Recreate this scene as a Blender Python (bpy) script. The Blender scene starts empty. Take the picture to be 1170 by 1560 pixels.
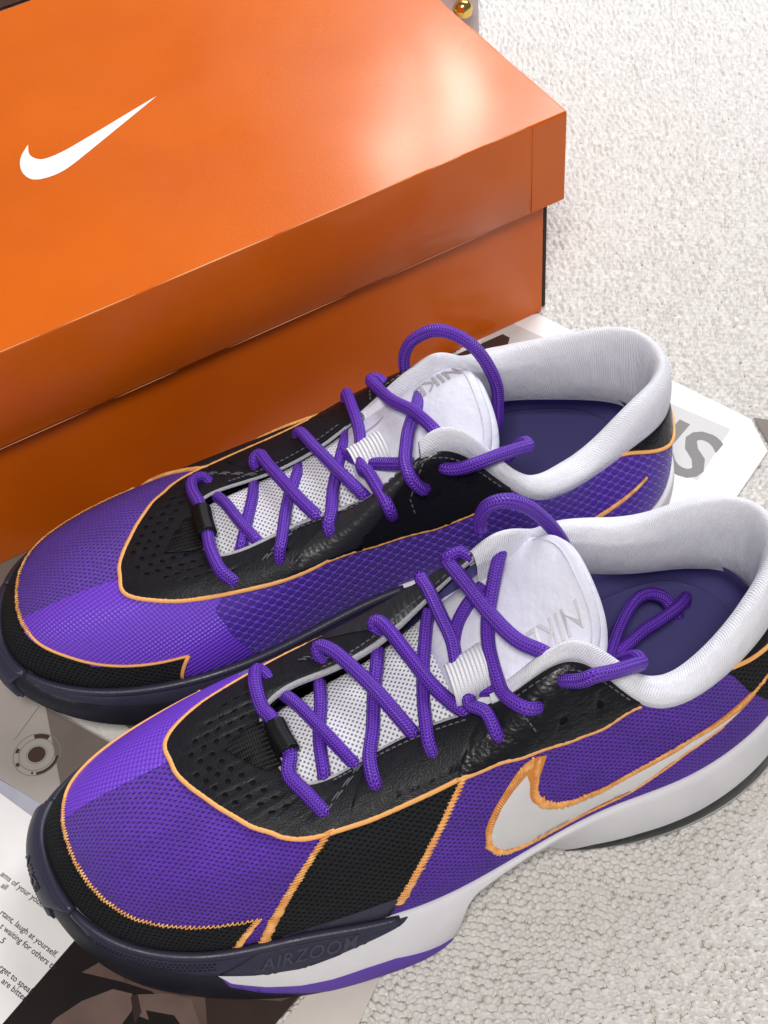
import bpy, math, random
import numpy as np
from mathutils import Vector, Matrix
from mathutils.geometry import delaunay_2d_cdt

SC = bpy.context.scene
COL = SC.collection
CM = 0.01
random.seed(7)
rng = np.random.default_rng(7)

# ------------------------------------------------------------------ camera
def make_camera():
    pitch, roll, h, f = 0.8963775, 0.1181745, 49.2345, 2153.0
    right = np.array([1, 0, 0.0]); fwd = np.array([0, math.cos(pitch), -math.sin(pitch)]); down = np.cross(fwd, right)
    c, s = math.cos(roll), math.sin(roll)
    r2, d2 = c * right + s * down, -s * right + c * down
    cd = bpy.data.cameras.new('camera'); co = bpy.data.objects.new('camera', cd); COL.objects.link(co)
    m = Matrix([[r2[0], -d2[0], -fwd[0], 0], [r2[1], -d2[1], -fwd[1], 0], [r2[2], -d2[2], -fwd[2], h * CM], [0, 0, 0, 1]])
    co.matrix_world = m
    cd.sensor_fit = 'HORIZONTAL'; cd.sensor_width = 36.0; cd.lens = f / 1170.0 * 36.0
    cd.clip_start = 0.01; cd.clip_end = 50.0
    SC.camera = co
make_camera()

# ------------------------------------------------------------------ light: indoor daylight from a window behind, soft room light
w = bpy.data.worlds.new('World'); SC.world = w; w.use_nodes = True
bg = w.node_tree.nodes['Background']; bg.inputs[0].default_value = (0.86, 0.89, 1.0, 1); bg.inputs[1].default_value = 0.18

def area(name, loc, target, sx, sy, power, color):
    l = bpy.data.lights.new(name, 'AREA'); l.shape = 'RECTANGLE'; l.size = sx * CM; l.size_y = sy * CM
    l.energy = power; l.color = color
    o = bpy.data.objects.new(name, l); COL.objects.link(o)
    o.location = Vector(loc) * CM
    o.rotation_euler = (Vector(target) - Vector(loc)).to_track_quat('-Z', 'Y').to_euler()
    return o
area('window_light', (55, 132, 92), (10, 52, 0), 70, 70, 18.5, (0.94, 0.965, 1.0))
area('ceiling_light', (-6, -35, 135), (0, 35, 0), 38, 38, 17, (1.0, 0.955, 0.90))
area('added_lid_glint', (7.6, 182, 109), (2.1, 50.6, 11.9), 6, 6, 0.9, (1.0, 0.95, 0.86))  # added lamp, mirrored in the lid to make a bright blob
area('added_lid_glint', (18.4, 188.6, 109), (5.1, 52.4, 11.9), 8, 8, 1.7, (1.0, 0.95, 0.86))  # second added lamp, for the other bright blob on the lid
SC.view_settings.view_transform = 'Standard'; SC.view_settings.look = 'None'
SC.view_settings.exposure = 0.0; SC.view_settings.gamma = 1.0

# ------------------------------------------------------------------ node helpers
def lin(r, g, b):
    f = lambda c: (c / 12.92 if c <= 0.04045 else ((c + 0.055) / 1.055) ** 2.4)
    return (f(r / 255), f(g / 255), f(b / 255), 1)

class NT:
    def __init__(self, name, rough=0.6, color=(0.5, 0.5, 0.5, 1), spec=0.5, metal=0.0, sheen=0.0, coat=0.0):
        self.m = bpy.data.materials.new(name); self.m.use_nodes = True
        self.t = self.m.node_tree; self.n = self.t.nodes; self.l = self.t.links
        self.b = self.n['Principled BSDF']
        self.b.inputs['Base Color'].default_value = color
        self.b.inputs['Roughness'].default_value = rough
        self.b.inputs['Specular IOR Level'].default_value = spec
        self.b.inputs['Metallic'].default_value = metal
        self.b.inputs['Sheen Weight'].default_value = sheen
        self.b.inputs['Coat Weight'].default_value = coat
        self._uv = None
    def node(self, t, **kw):
        n = self.n.new(t)
        for k, v in kw.items(): setattr(n, k, v)
        return n
    def put(self, sock, v):
        if isinstance(v, (int, float, tuple)): sock.default_value = v
        else: self.l.new(v, sock)
    def math(self, op, a, b=0.0, c=None):
        n = self.node('ShaderNodeMath', operation=op)
        self.put(n.inputs[0], a); self.put(n.inputs[1], b)
        if c is not None: self.put(n.inputs[2], c)
        return n.outputs[0]
    def uv(self):
        if self._uv is None:
            u = self.node('ShaderNodeUVMap'); s = self.node('ShaderNodeSeparateXYZ'); self.l.new(u.outputs[0], s.inputs[0])
            self._uv = (s.outputs[0], s.outputs[1], u.outputs[0])
        return self._uv
    def obj(self):
        return self.node('ShaderNodeTexCoord').outputs['Object']
    def noise(self, vec, scale, detail=3.0, rough=0.5):
        n = self.node('ShaderNodeTexNoise'); self.put(n.inputs['Vector'], vec); n.inputs['Scale'].default_value = scale
        n.inputs['Detail'].default_value = detail; n.inputs['Roughness'].default_value = rough
        return n.outputs['Fac']
    def voronoi(self, vec, scale, feature='F1'):
        n = self.node('ShaderNodeTexVoronoi', feature=feature); self.put(n.inputs['Vector'], vec); n.inputs['Scale'].default_value = scale
        return n.outputs['Distance']
    def ramp(self, fac, stops):
        n = self.node('ShaderNodeValToRGB'); self.l.new(fac, n.inputs[0]); e = n.color_ramp.elements
        while len(e) < len(stops): e.new(0.5)
        for el, (p, c) in zip(e, stops): el.position = p; el.color = c
        return n.outputs[0]
    def rng(self, v, a, b, c, d):
        n = self.node('ShaderNodeMapRange'); self.put(n.inputs[0], v)
        for i, x in enumerate((a, b, c, d)): n.inputs[1 + i].default_value = x
        return n.outputs[0]
    def mix(self, fac, a, b):
        n = self.node('ShaderNodeMix', data_type='RGBA'); self.put(n.inputs[0], fac); self.put(n.inputs[6], a); self.put(n.inputs[7], b)
        return n.outputs[2]
    def color(self, c): self.put(self.b.inputs['Base Color'], c)
    def rough(self, c): self.put(self.b.inputs['Roughness'], c)
    def bump(self, h, dist, strength=1.0):
        n = self.node('ShaderNodeBump'); n.inputs['Distance'].default_value = dist * CM; n.inputs['Strength'].default_value = strength
        self.l.new(h, n.inputs['Height'])
        prev = getattr(self, '_bump', None)
        if prev is not None: self.l.new(prev.outputs[0], n.inputs['Normal'])
        self._bump = n
        self.l.new(n.outputs[0], self.b.inputs['Normal'])

TAU = 2 * math.pi
def wave2(t, ax, ay, X=None, Y=None, ph=0.0):
    """cos(2pi X/ax)*cos(2pi Y/ay): a staggered lattice"""
    x, y, _ = t.uv(); X = X or x; Y = Y or y
    a = t.math('COSINE', t.math('MULTIPLY', X, TAU / ax)); b = t.math('COSINE', t.math('MULTIPLY', Y, TAU / ay))
    return t.math('MULTIPLY', a, b)

def knit(name, col, hole, ax=0.42, ay=0.26, rough=0.75, dist=0.05, noise_amt=0.25, sheen=0.25):
    """engineered knit: staggered lens-shaped gaps between thread rows"""
    t = NT(name, rough=rough, spec=0.2, sheen=sheen * 0.4)
    x, y, uvv = t.uv()
    nz = t.noise(uvv, 1.3, 2)
    xx = t.math('ADD', x, t.math('MULTIPLY', nz, 0.18)); yy = t.math('ADD', y, t.math('MULTIPLY', t.math('SINE', t.math('MULTIPLY', x, 1.1)), 0.05))
    wv = wave2(t, ax, ay, xx, yy)
    h = t.rng(wv, -1.0, 0.1, 0.0, 1.0)
    fine = t.math('SINE', t.math('MULTIPLY', t.math('ADD', xx, t.math('MULTIPLY', yy, 2.2)), TAU / 0.055))
    hh = t.math('ADD', h, t.math('MULTIPLY', fine, 0.10))
    var = t.noise(uvv, 6.0, 3)
    c1 = t.mix(t.rng(var, 0.3, 0.7, 0.0, 1.0), tuple(c * (1 - noise_amt) for c in col[:3]) + (1,), col)
    c2 = t.mix(t.rng(wv, -0.7, -0.05, 0.0, 1.0), hole, c1)
    big = t.rng(t.noise(uvv, 0.55, 3), 0.35, 0.65, 0.82, 1.0)      # uneven dye and stretch
    mx = t.node('ShaderNodeVectorMath', operation='SCALE'); t.put(mx.inputs[0], c2); t.put(mx.inputs['Scale'], big)
    t.color(mx.outputs[0]); t.bump(hh, dist)
    return t.m

def leather(name, col, rough, bump=0.012, scale=14.0, coat=0.0, spec=0.5):
    t = NT(name, rough=rough, color=col, spec=spec, coat=coat)
    _, _, uvv = t.uv()
    v = t.voronoi(uvv, scale); n = t.noise(uvv, 3.0, 4)
    t.bump(t.math('ADD', v, t.math('MULTIPLY', n, 1.5)), bump)
    t.rough(t.rng(n, 0.3, 0.7, rough - 0.07, rough + 0.08))
    return t.m

PURPLE = (0.165, 0.046, 0.62, 1); PURPLE_D = (0.03, 0.008, 0.15, 1)
BLACK = (0.012, 0.012, 0.016, 1); ORANGE = (0.82, 0.36, 0.075, 1)
M = {}
M['knit'] = knit('purple_knit', PURPLE, PURPLE_D, 0.31, 0.22, dist=0.055)
M['knit_black'] = knit('black_knit', (0.032, 0.034, 0.040, 1), (0.0015, 0.002, 0.003, 1), 0.34, 0.25, dist=0.08, sheen=0.0)
def film():
    t = NT('purple_film', rough=0.42, color=(0.165, 0.052, 0.61, 1), spec=0.45)
    x, y, uvv = t.uv()
    d = t.math('ADD', t.math('MULTIPLY', x, 0.5), t.math('MULTIPLY', y, 1.0))
    s = t.math('SINE', t.math('MULTIPLY', t.math('ADD', d, t.math('MULTIPLY', t.noise(uvv, 2.0, 2), 0.05)), TAU / 0.21))
    s2 = t.math('SINE', t.math('MULTIPLY', t.math('ADD', t.math('MULTIPLY', x, 1.0), t.math('MULTIPLY', y, -0.4)), TAU / 0.16))
    t.bump(t.math('ADD', t.math('MULTIPLY', s, 0.5), t.math('MULTIPLY', s2, 0.28)), 0.022)
    t.color(t.mix(t.rng(s, -1.0, -0.2, 0.0, 1.0), (0.11, 0.033, 0.46, 1), (0.165, 0.052, 0.61, 1)))
    return t.m
M['film'] = film()
def honey():
    t = NT('purple_open_mesh', rough=0.6, spec=0.35, sheen=0.2)
    x, y, uvv = t.uv()
    yw = t.math('ADD', y, t.math('MULTIPLY', t.noise(uvv, 1.2, 2), 0.12))
    s_ = t.math('ADD', t.math('COSINE', t.math('MULTIPLY', x, TAU / 0.52)), t.math('COSINE', t.math('MULTIPLY', yw, TAU / 0.44)))
    c = t.rng(t.math('ABSOLUTE', s_), 0.15, 0.75, 1.0, 0.0)
    t.color(t.mix(c, (0.05, 0.013, 0.29, 1), (0.18, 0.062, 0.68, 1)))
    t.bump(t.math('ADD', c, t.math('MULTIPLY', t.noise(uvv, 22.0, 2), 0.25)), 0.075)
    return t.m
M['honey'] = honey()
M['leather'] = leather('black_leather', (0.010, 0.010, 0.0135, 1), 0.45, 0.010, spec=0.2)
M['gloss'] = leather('black_glossy_leather', (0.009, 0.009, 0.0115, 1), 0.30, 0.014, 6.0, spec=0.3)
M['gloss_grey'] = leather('grey_black_leather', (0.020, 0.021, 0.025, 1), 0.34, 0.014, 6.0, spec=0.5)
M['underlay'] = NT('black_underlay', 0.9, (0.004, 0.004, 0.005, 1), 0.2).m
def cord():
    t = NT('orange_cord', rough=0.55, spec=0.4)
    x, y, uvv = t.uv()
    s = t.math('SINE', t.math('MULTIPLY', x, TAU / 0.12))
    t.color(t.mix(t.noise(uvv, 5.0, 3), (0.87, 0.45, 0.155, 1), (0.80, 0.36, 0.10, 1)))
    t.bump(t.math('ADD', t.math('MULTIPLY', s, 0.12), t.noise(uvv, 4.0, 3)), 0.02)
    return t.m
M['piping'] = cord()
M['rim_base'] = NT('rust_thread', 0.7, (0.60, 0.23, 0.05, 1), 0.3).m
def threadm():
    t = NT('orange_thread', 0.5, spec=0.4, sheen=0.1); n = t.noise(t.obj(), 260, 2)
    t.color(t.mix(t.rng(n, 0.35, 0.65, 0.0, 1.0), (0.92, 0.50, 0.17, 1), (0.72, 0.30, 0.07, 1)))
    return t.m
M['thread'] = threadm()
M['thread_dark'] = NT('charcoal_thread', 0.6, (0.10, 0.10, 0.115, 1), 0.4).m
def lacemat():
    t = NT('braided_lace', rough=0.42, spec=0.4)
    x, y, uvv = t.uv()      # x along (cm), y around (0..1)
    yy = t.math('MULTIPLY', y, 12.0)
    tri = t.math('PINGPONG', yy, 1.0)
    d = t.math('ADD', t.math('MULTIPLY', x, 10.0), t.math('MULTIPLY', tri, 0.9))
    s = t.math('SINE', t.math('MULTIPLY', d, TAU / 1.0))
    rib = t.math('COSINE', t.math('MULTIPLY', yy, TAU))
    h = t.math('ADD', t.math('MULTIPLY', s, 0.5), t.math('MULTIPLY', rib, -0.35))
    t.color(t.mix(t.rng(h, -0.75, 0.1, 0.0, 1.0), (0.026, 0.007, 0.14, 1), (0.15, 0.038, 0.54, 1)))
    t.bump(h, 0.03)
    return t.m
M['lace'] = lacemat()
def lining():
    t = NT('white_rib_lining', rough=0.85, color=(0.75, 0.75, 0.81, 1), spec=0.2, sheen=0.15)
    x, y, uvv = t.uv()
    s = t.math('SINE', t.math('MULTIPLY', t.math('ADD', t.math('ADD', x, t.math('MULTIPLY', y, 0.35)), t.math('MULTIPLY', t.noise(uvv, 1.5, 3), 0.22)), TAU / 0.10))
    t.bump(t.math('ADD', t.math('MULTIPLY', s, 0.5), t.math('MULTIPLY', t.noise(uvv, 20, 2), 0.7)), 0.016)
    t.bump(t.noise(uvv, 1.1, 3), 0.09)
    return t.m
M['lining'] = lining()
M['lining_low'] = NT('violet_lining', 0.9, (0.125, 0.113, 0.33, 1), 0.2).m
def insole():
    t = NT('violet_insole', rough=0.85, spec=0.2)
    _, _, uvv = t.uv()
    n = t.noise(uvv, 25, 3)
    t.color(t.mix(n, (0.048, 0.042, 0.14, 1), (0.072, 0.063, 0.195, 1))); t.bump(n, 0.01)
    return t.m
M['insole'] = insole()
def tongue_mesh():
    t = NT('white_dot_mesh', rough=0.75, spec=0.25)
    x, y, uvv = t.uv()
    wv = wave2(t, 0.22, 0.22)
    t.color(t.mix(t.rng(wv, -0.75, -0.25, 0.0, 1.0), (0.16, 0.16, 0.22, 1), (0.76, 0.76, 0.81, 1)))
    t.bump(t.rng(wv, -1, 0, 0, 1), 0.03)
    return t.m
M['tongue_mesh'] = tongue_mesh()
def padm():
    t = NT('white_pad', rough=0.5, color=(0.66, 0.66, 0.76, 1), spec=0.35)
    _, _, uvv = t.uv()
    t.bump(t.math('ADD', t.noise(uvv, 0.9, 3), t.math('MULTIPLY', t.noise(uvv, 30, 2), 0.06)), 0.16)
    return t.m
M['pad'] = padm()
M['silver'] = NT('silver_print', 0.42, (0.44, 0.435, 0.47, 1), 0.5, metal=0.15).m
def sw():
    t = NT('pearl_film', rough=0.35, spec=0.5)
    _, _, uvv = t.uv()
    t.color(t.mix(t.noise(uvv, 0.7, 2), (0.70, 0.69, 0.69, 1), (0.60, 0.59, 0.60, 1))); t.bump(t.noise(uvv, 14, 3), 0.01)
    return t.m
M['swoosh'] = sw()
def foam():
    t = NT('white_foam', rough=0.6, spec=0.35)
    o = t.obj()
    n = t.noise(o, 60, 4); n2 = t.noise(o, 900, 2)
    t.color(t.mix(t.rng(n, 0.35, 0.75, 0.0, 1.0), (0.72, 0.71, 0.735, 1), (0.66, 0.65, 0.68, 1)))
    t.bump(n2, 0.012)
    return t.m
M['foam'] = foam()
def rubber(name, c, r=0.5):
    t = NT(name, rough=r, color=c, spec=0.35)
    o = t.obj()
    n = t.noise(o, 120, 4)
    t.rough(t.rng(n, 0.3, 0.7, r - 0.08, r + 0.1)); t.bump(t.noise(o, 1200, 2), 0.008)
    return t.m
M['rubber'] = rubber('charcoal_rubber', (0.032, 0.031, 0.056, 1), 0.38)
M['rubber_highlight'] = rubber('highlit_charcoal_rubber', (0.055, 0.054, 0.08, 1), 0.36)  # charcoal made lighter: a highlight painted into the raised side letters
M['rubber_in'] = rubber('black_rubber', (0.012, 0.012, 0.020, 1), 0.45)
M['outsole_purple'] = rubber('purple_rubber', (0.115, 0.055, 0.36, 1), 0.45)
M['stripe'] = rubber('green_black_rubber', (0.018, 0.024, 0.024, 1), 0.4)
def webbing(name, c, rough=0.6, spec=0.4, d=0.03):
    t = NT(name, rough=rough, color=c, spec=spec)
    x, y, uvv = t.uv()
    s = t.math('SINE', t.math('MULTIPLY', y, TAU / 0.14)); s2 = t.math('SINE', t.math('MULTIPLY', x, TAU / 0.09))
    t.bump(t.math('ADD', t.math('MULTIPLY', s, 0.6), t.math('MULTIPLY', s2, 0.25)), d)
    return t.m
M['web_black'] = webbing('black_webbing', (0.005, 0.005, 0.006, 1), 0.5, 0.2, 0.018)
M['web_white'] = webbing('white_webbing', (0.76, 0.76, 0.82, 1))
def frayed():
    t = NT('grey_edge_foam', rough=0.9, spec=0.2)
    _, _, uvv = t.uv(); n = t.noise(uvv, 9, 4)
    t.color(t.mix(n, (0.22, 0.22, 0.24, 1), (0.55, 0.55, 0.58, 1))); t.bump(n, 0.05)
    return t.m
M['edge'] = frayed()

# ------------------------------------------------------------------ mesh helpers (coordinates in cm)
def link(name, verts, faces, mat, parent=None, uvs=None, smooth=True, kind=None):
    me = bpy.data.meshes.new(name)
    v = np.asarray(verts, float) * CM
    me.from_pydata(v.tolist(), [], [tuple(int(i) for i in f) for f in faces])
    if uvs is not None:
        uvs = np.asarray(uvs, np.float32)
        lay = me.uv_layers.new(name='UVMap')
        idx = np.empty(len(me.loops), np.int32); me.loops.foreach_get('vertex_index', idx)
        lay.data.foreach_set('uv', uvs[idx].ravel())
    me.materials.append(M[mat] if isinstance(mat, str) else mat)
    if smooth: me.polygons.foreach_set('use_smooth', [True] * len(me.polygons))
    me.update()
    o = bpy.data.objects.new(name, me); COL.objects.link(o)
    if parent is not None: o.parent = parent
    if kind: o['kind'] = kind
    return o

def empty(name, loc, rz=0.0):
    o = bpy.data.objects.new(name, None); COL.objects.link(o)
    o.location = Vector(loc) * CM; o.rotation_euler = (0, 0, rz); o.empty_display_size = 0.02
    return o

def tag(o, label, cat, group=None):
    o['label'] = label; o['category'] = cat
    if group: o['group'] = group
    return o

def catmull(pts, n=8, closed=False):
    """centripetal-like smooth resample through pts"""
    p = np.asarray(pts, float); out = []
    m = len(p); rngi = range(m if closed else m - 1)
    for i in rngi:
        if closed: a, b, c, d = p[(i - 1) % m], p[i], p[(i + 1) % m], p[(i + 2) % m]
        else: a, b, c, d = p[max(i - 1, 0)], p[i], p[i + 1], p[min(i + 2, m - 1)]
        for k in range(n):
            t = k / n
            out.append(0.5 * ((2 * b) + (c - a) * t + (2 * a - 5 * b + 4 * c - d) * t * t + (-a + 3 * b - 3 * c + d) * t ** 3))
    if not closed: out.append(p[-1])
    return np.array(out)

def resample(p, step):
    p = np.asarray(p, float); d = np.r_[0, np.cumsum(np.linalg.norm(np.diff(p, axis=0), axis=1))]
    n = max(int(d[-1] / step), 2); s = np.linspace(0, d[-1], n + 1)
    return np.stack([np.interp(s, d, p[:, k]) for k in range(p.shape[1])], 1)

def tube_data(path, r, seg=10, flat=1.0, up=None, cap=True):
    p = np.asarray(path, float); n = len(p)
    rr = np.full(n, r) if np.isscalar(r) else np.asarray(r)
    t = np.gradient(p, axis=0); t /= np.linalg.norm(t, axis=1)[:, None] + 1e-12
    ref = np.array([0, 0, 1.0]) if up is None else None
    N_ = np.zeros_like(p)
    if up is not None:
        N_ = np.asarray(up, float) - (np.asarray(up) * t).sum(1)[:, None] * t
        N_ /= np.linalg.norm(N_, axis=1)[:, None] + 1e-12
    else:
        a = np.cross(t[0], ref);
        if np.linalg.norm(a) < 1e-3: a = np.cross(t[0], [1, 0, 0])
        a /= np.linalg.norm(a); N_[0] = a
        for i in range(1, n):
            b = N_[i - 1] - (N_[i - 1] @ t[i]) * t[i]; N_[i] = b / (np.linalg.norm(b) + 1e-12)
    Bn = np.cross(t, N_)
    L = np.r_[0, np.cumsum(np.linalg.norm(np.diff(p, axis=0), axis=1))]
    vs, uv = [], []
    for j in range(seg + 1):
        a = TAU * j / seg
        vs.append(p + rr[:, None] * (math.cos(a) * N_ * flat + math.sin(a) * Bn)); uv.append(np.stack([L, np.full(n, j / seg)], 1))
    V = np.array(vs).transpose(1, 0, 2).reshape(-1, 3); U = np.array(uv).transpose(1, 0, 2).reshape(-1, 2)
    F = []; k = seg + 1
    for i in range(n - 1):
        for j in range(seg):
            F.append((i * k + j, i * k + j + 1, (i + 1) * k + j + 1, (i + 1) * k + j))
    if cap:
        F.append(tuple(range(seg - 1, -1, -1))); F.append(tuple((n - 1) * k + j for j in range(seg)))
    return V, F, U

def tube(name, path, r, mat, parent, seg=10, flat=1.0, up=None, kind=None):
    V, F, U = tube_data(path, r, seg, flat, up)
    return link(name, V, F, mat, parent, U, kind=kind)

def merge(parts):
    V, F, U, o = [], [], [], 0
    for v, f, u in parts:
        V.append(v); U.append(u); F += [tuple(i + o for i in q) for q in f]; o += len(v)
    return np.concatenate(V), F, np.concatenate(U)

def grid_faces(nu, nv, closed_u=False):
    F = []
    for i in range(nu if closed_u else nu - 1):
        for j in range(nv - 1):
            a = i * nv + j; b = ((i + 1) % nu) * nv + j
            F.append((a, b, b + 1, a + 1))
    return F

def inside(poly, q):
    x, y = q[:, 0], q[:, 1]; r = np.zeros(len(q), bool); n = len(poly)
    for i in range(n):
        x1, y1 = poly[i]; x2, y2 = poly[(i + 1) % n]
        c = (y1 > y) != (y2 > y)
        with np.errstate(divide='ignore', invalid='ignore'):
            xi = (x2 - x1) * (y - y1) / (y2 - y1 + 1e-15) + x1
        r ^= c & (x < xi)
    return r

def cdt(loops, step):
    """triangulate outer loop (first) minus hole loops, with interior points. returns pts, tris, boundary edges"""
    pts = []; edges = []
    for lp in loops:
        o = len(pts); pts += [tuple(q) for q in lp]; n = len(lp)
        edges += [(o + i, o + (i + 1) % n) for i in range(n)]
    out = np.array(loops[0]); lo, hi = out.min(0), out.max(0)
    gx, gy = np.meshgrid(np.arange(lo[0], hi[0], step), np.arange(lo[1], hi[1], step)); g = np.stack([gx.ravel(), gy.ravel()], 1)
    g[:, 0] += (np.round((g[:, 1] - lo[1]) / step) % 2) * step * 0.5
    k = inside(out, g)
    for h in loops[1:]: k &= ~inside(np.array(h), g)
    g = g[k]
    # drop grid points too near the boundary
    allb = np.concatenate([np.array(l) for l in loops])
    if len(g):
        keep = np.ones(len(g), bool)
        for s in range(0, len(allb), 400):
            d = np.linalg.norm(g[:, None] - allb[None, s:s + 400], axis=2).min(1); keep &= d > step * 0.45
        g = g[keep]
    vin = [Vector(p) for p in pts] + [Vector(p) for p in g.tolist()]
    vo, eo, fo, *_ = delaunay_2d_cdt(vin, edges, [], 0, 1e-5)
    V = np.array([(v.x, v.y) for v in vo]); F = np.array([f for f in fo if len(f) == 3])
    c = V[F].mean(1); k = inside(out, c)
    for h in loops[1:]: k &= ~inside(np.array(h), c)
    F = F[k]
    # boundary edges
    e = np.concatenate([F[:, [0, 1]], F[:, [1, 2]], F[:, [2, 0]]]); key = {}
    for a, b in e: key[(int(a), int(b))] = 1
    bd = [(a, b) for a, b in key if (b, a) not in key]
    return V, F, bd

def text2d(s, size=1.0, extrude=0.0, shear=0.0, bold=0.0, spacing=1.0):
    cu = bpy.data.curves.new('t', 'FONT'); cu.body = s; cu.size = size; cu.extrude = extrude; cu.shear = shear; cu.offset = bold; cu.space_character = spacing
    cu.resolution_u = 3
    ob = bpy.data.objects.new('t', cu); COL.objects.link(ob)
    dg = bpy.context.evaluated_depsgraph_get(); me = ob.evaluated_get(dg).to_mesh()
    V = np.array([tuple(v.co) for v in me.vertices]).reshape(-1, 3); F = [tuple(p.vertices) for p in me.polygons]
    ob.evaluated_get(dg).to_mesh_clear(); bpy.data.objects.remove(ob); bpy.data.curves.remove(cu)
    return V, F

# ================================================================== the setting: rug
def rug():
    t = NT('cream_boucle', rough=0.95, spec=0.15, sheen=0.2)
    o = t.obj(); n = t.noise(o, 420, 4, 0.65); n2 = t.noise(o, 30, 2); n3 = t.noise(o, 2600, 3, 0.6)
    c = t.mix(t.rng(n, 0.3, 0.7, 0.0, 1.0), (0.63, 0.605, 0.575, 1), (0.785, 0.77, 0.75, 1))
    t.color(c); t.bump(t.math('ADD', n, t.math('MULTIPLY', n3, 0.6)), 0.05)
    M['rug'] = t.m
    xs = np.arange(-7, 28, 0.044)
    ys = [13.0]
    while ys[-1] < 92: ys.append(ys[-1] + 0.046 + max(0, ys[-1] - 22) * 0.0018)
    ys = np.array(ys)
    Xg, Yg = np.meshgrid(xs, ys, indexing='ij')
    # loops in wandering rows
    a = math.radians(-17.0); ca, sa = math.cos(a), math.sin(a)
    U = Xg * ca + Yg * sa; V = -Xg * sa + Yg * ca
    U = U + 0.10 * np.sin(V * 0.9 + 1.3 * np.sin(U * 0.31)) + 0.06 * np.sin(V * 2.3 + U * 0.7)
    V = V + 0.10 * np.sin(U * 0.8 + 1.1 * np.sin(V * 0.27)) + 0.06 * np.sin(U * 2.1 - V * 0.6)
    pu, pv = 0.33, 0.275
    R = np.floor(V / pv).astype(int); Hh = np.full(Xg.shape, -1.0)
    def rnd(i, j, k):
        h = np.sin(i * 127.1 + j * 311.7 + k * 74.7) * 43758.5453
        return h - np.floor(h)
    for dr in (-1, 0, 1):
        r = R + dr
        sh = (r % 2) * 0.5 + (rnd(r, 0, 5) - 0.5) * 0.35
        Cc = np.floor(U / pu - sh).astype(int)
        for dc in (-1, 0, 1):
            c = Cc + dc
            cu_ = (c + sh + 0.5 + (rnd(c, r, 1) - 0.5) * 0.24) * pu; cv = (r + 0.5 + (rnd(c, r, 2) - 0.5) * 0.24) * pv
            ang = 0.35 + (rnd(c, r, 3) - 0.5) * 1.2
            du, dv = U - cu_, V - cv
            x = du * np.cos(ang) + dv * np.sin(ang); y = -du * np.sin(ang) + dv * np.cos(ang)
            rx = 0.165 + 0.04 * rnd(c, r, 6); ry = 0.125 + 0.03 * rnd(c, r, 7)
            d = (x / rx) ** 2 + (y / ry) ** 2
            top = 0.75 + 0.25 * rnd(c, r, 4)
            Hh = np.maximum(Hh, np.where(d < 1, top * np.sqrt(np.clip(1 - d, 0, 1)), 0) - 0.0)
    Hh = np.clip(Hh, 0, None)
    Z = -0.32 + 0.31 * Hh
    nu, nv = Xg.shape
    Vt = np.stack([Xg, Yg, Z], -1).reshape(-1, 3)
    i, j = np.meshgrid(np.arange(nu - 1), np.arange(nv - 1), indexing='ij'); q = (i * nv + j).ravel()
    F = np.stack([q, q + nv, q + nv + 1, q + 1], 1)
    me = bpy.data.meshes.new('rug'); me.vertices.add(len(Vt)); me.vertices.foreach_set('co', (Vt * CM).ravel())
    me.loops.add(F.size); me.loops.foreach_set('vertex_index', F.ravel().astype(np.int32))
    me.polygons.add(len(F)); me.polygons.foreach_set('loop_start', np.arange(0, F.size, 4, dtype=np.int32)); me.polygons.foreach_set('loop_total', np.full(len(F), 4, np.int32))
    me.update(calc_edges=True); me.polygons.foreach_set('use_smooth', [True] * len(F)); me.materials.append(M['rug'])
    tb = NT('tan_gap_shade', 0.95, (0.33, 0.285, 0.24, 1), 0.1); me.materials.append(tb.m)      # shade of the gaps between the loops, painted onto the low faces
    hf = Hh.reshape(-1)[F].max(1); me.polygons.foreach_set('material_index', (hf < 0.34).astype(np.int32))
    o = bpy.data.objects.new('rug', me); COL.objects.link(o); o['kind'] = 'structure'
    link('floor', [(-150, -60, -0.4), (150, -60, -0.4), (150, 220, -0.4), (-150, 220, -0.4)], [(0, 1, 2, 3)], 'rug')['kind'] = 'structure'
rug()

# ================================================================== loose printed sheets under the shoes
def sheet_mat(name, a, b, scale=40.0, rough=0.55):
    t = NT(name, rough=rough, spec=0.2); o = t.obj()
    t.color(t.mix(t.rng(t.noise(o, scale, 4), 0.3, 0.7, 0, 1), a, b)); t.bump(t.noise(o, 25, 2), 0.06)
    return t.m
M['paper'] = sheet_mat('white_paper', (0.80, 0.79, 0.78, 1), (0.74, 0.73, 0.72, 1))
M['paper_grey'] = sheet_mat('grey_paper', (0.42, 0.385, 0.36, 1), (0.34, 0.31, 0.29, 1), 25)
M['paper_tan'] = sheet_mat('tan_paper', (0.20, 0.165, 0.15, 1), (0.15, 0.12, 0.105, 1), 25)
M['paper_blue'] = sheet_mat('blue_grey_paper', (0.44, 0.45, 0.52, 1), (0.36, 0.37, 0.44, 1), 60)
M['paper_beige'] = sheet_mat('beige_paper', (0.60, 0.55, 0.50, 1), (0.54, 0.49, 0.45, 1))
M['paper_dark'] = sheet_mat('dark_print', (0.010, 0.008, 0.008, 1), (0.018, 0.013, 0.012, 1), 30, 0.4)
M['ink'] = NT('black_ink', 0.6, (0.03, 0.028, 0.028, 1), 0.3).m
M['ink_grey'] = NT('grey_ink', 0.6, (0.20, 0.195, 0.195, 1), 0.3).m
M['ink_pale'] = NT('pale_grey_ink', 0.6, (0.56, 0.55, 0.55, 1), 0.3).m
M['ink_brown'] = NT('brown_ink', 0.6, (0.055, 0.032, 0.028, 1), 0.3).m
M['print_rose'] = sheet_mat('rose_brown_print', (0.13, 0.085, 0.072, 1), (0.085, 0.05, 0.042, 1), 55, 0.45)
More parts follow.
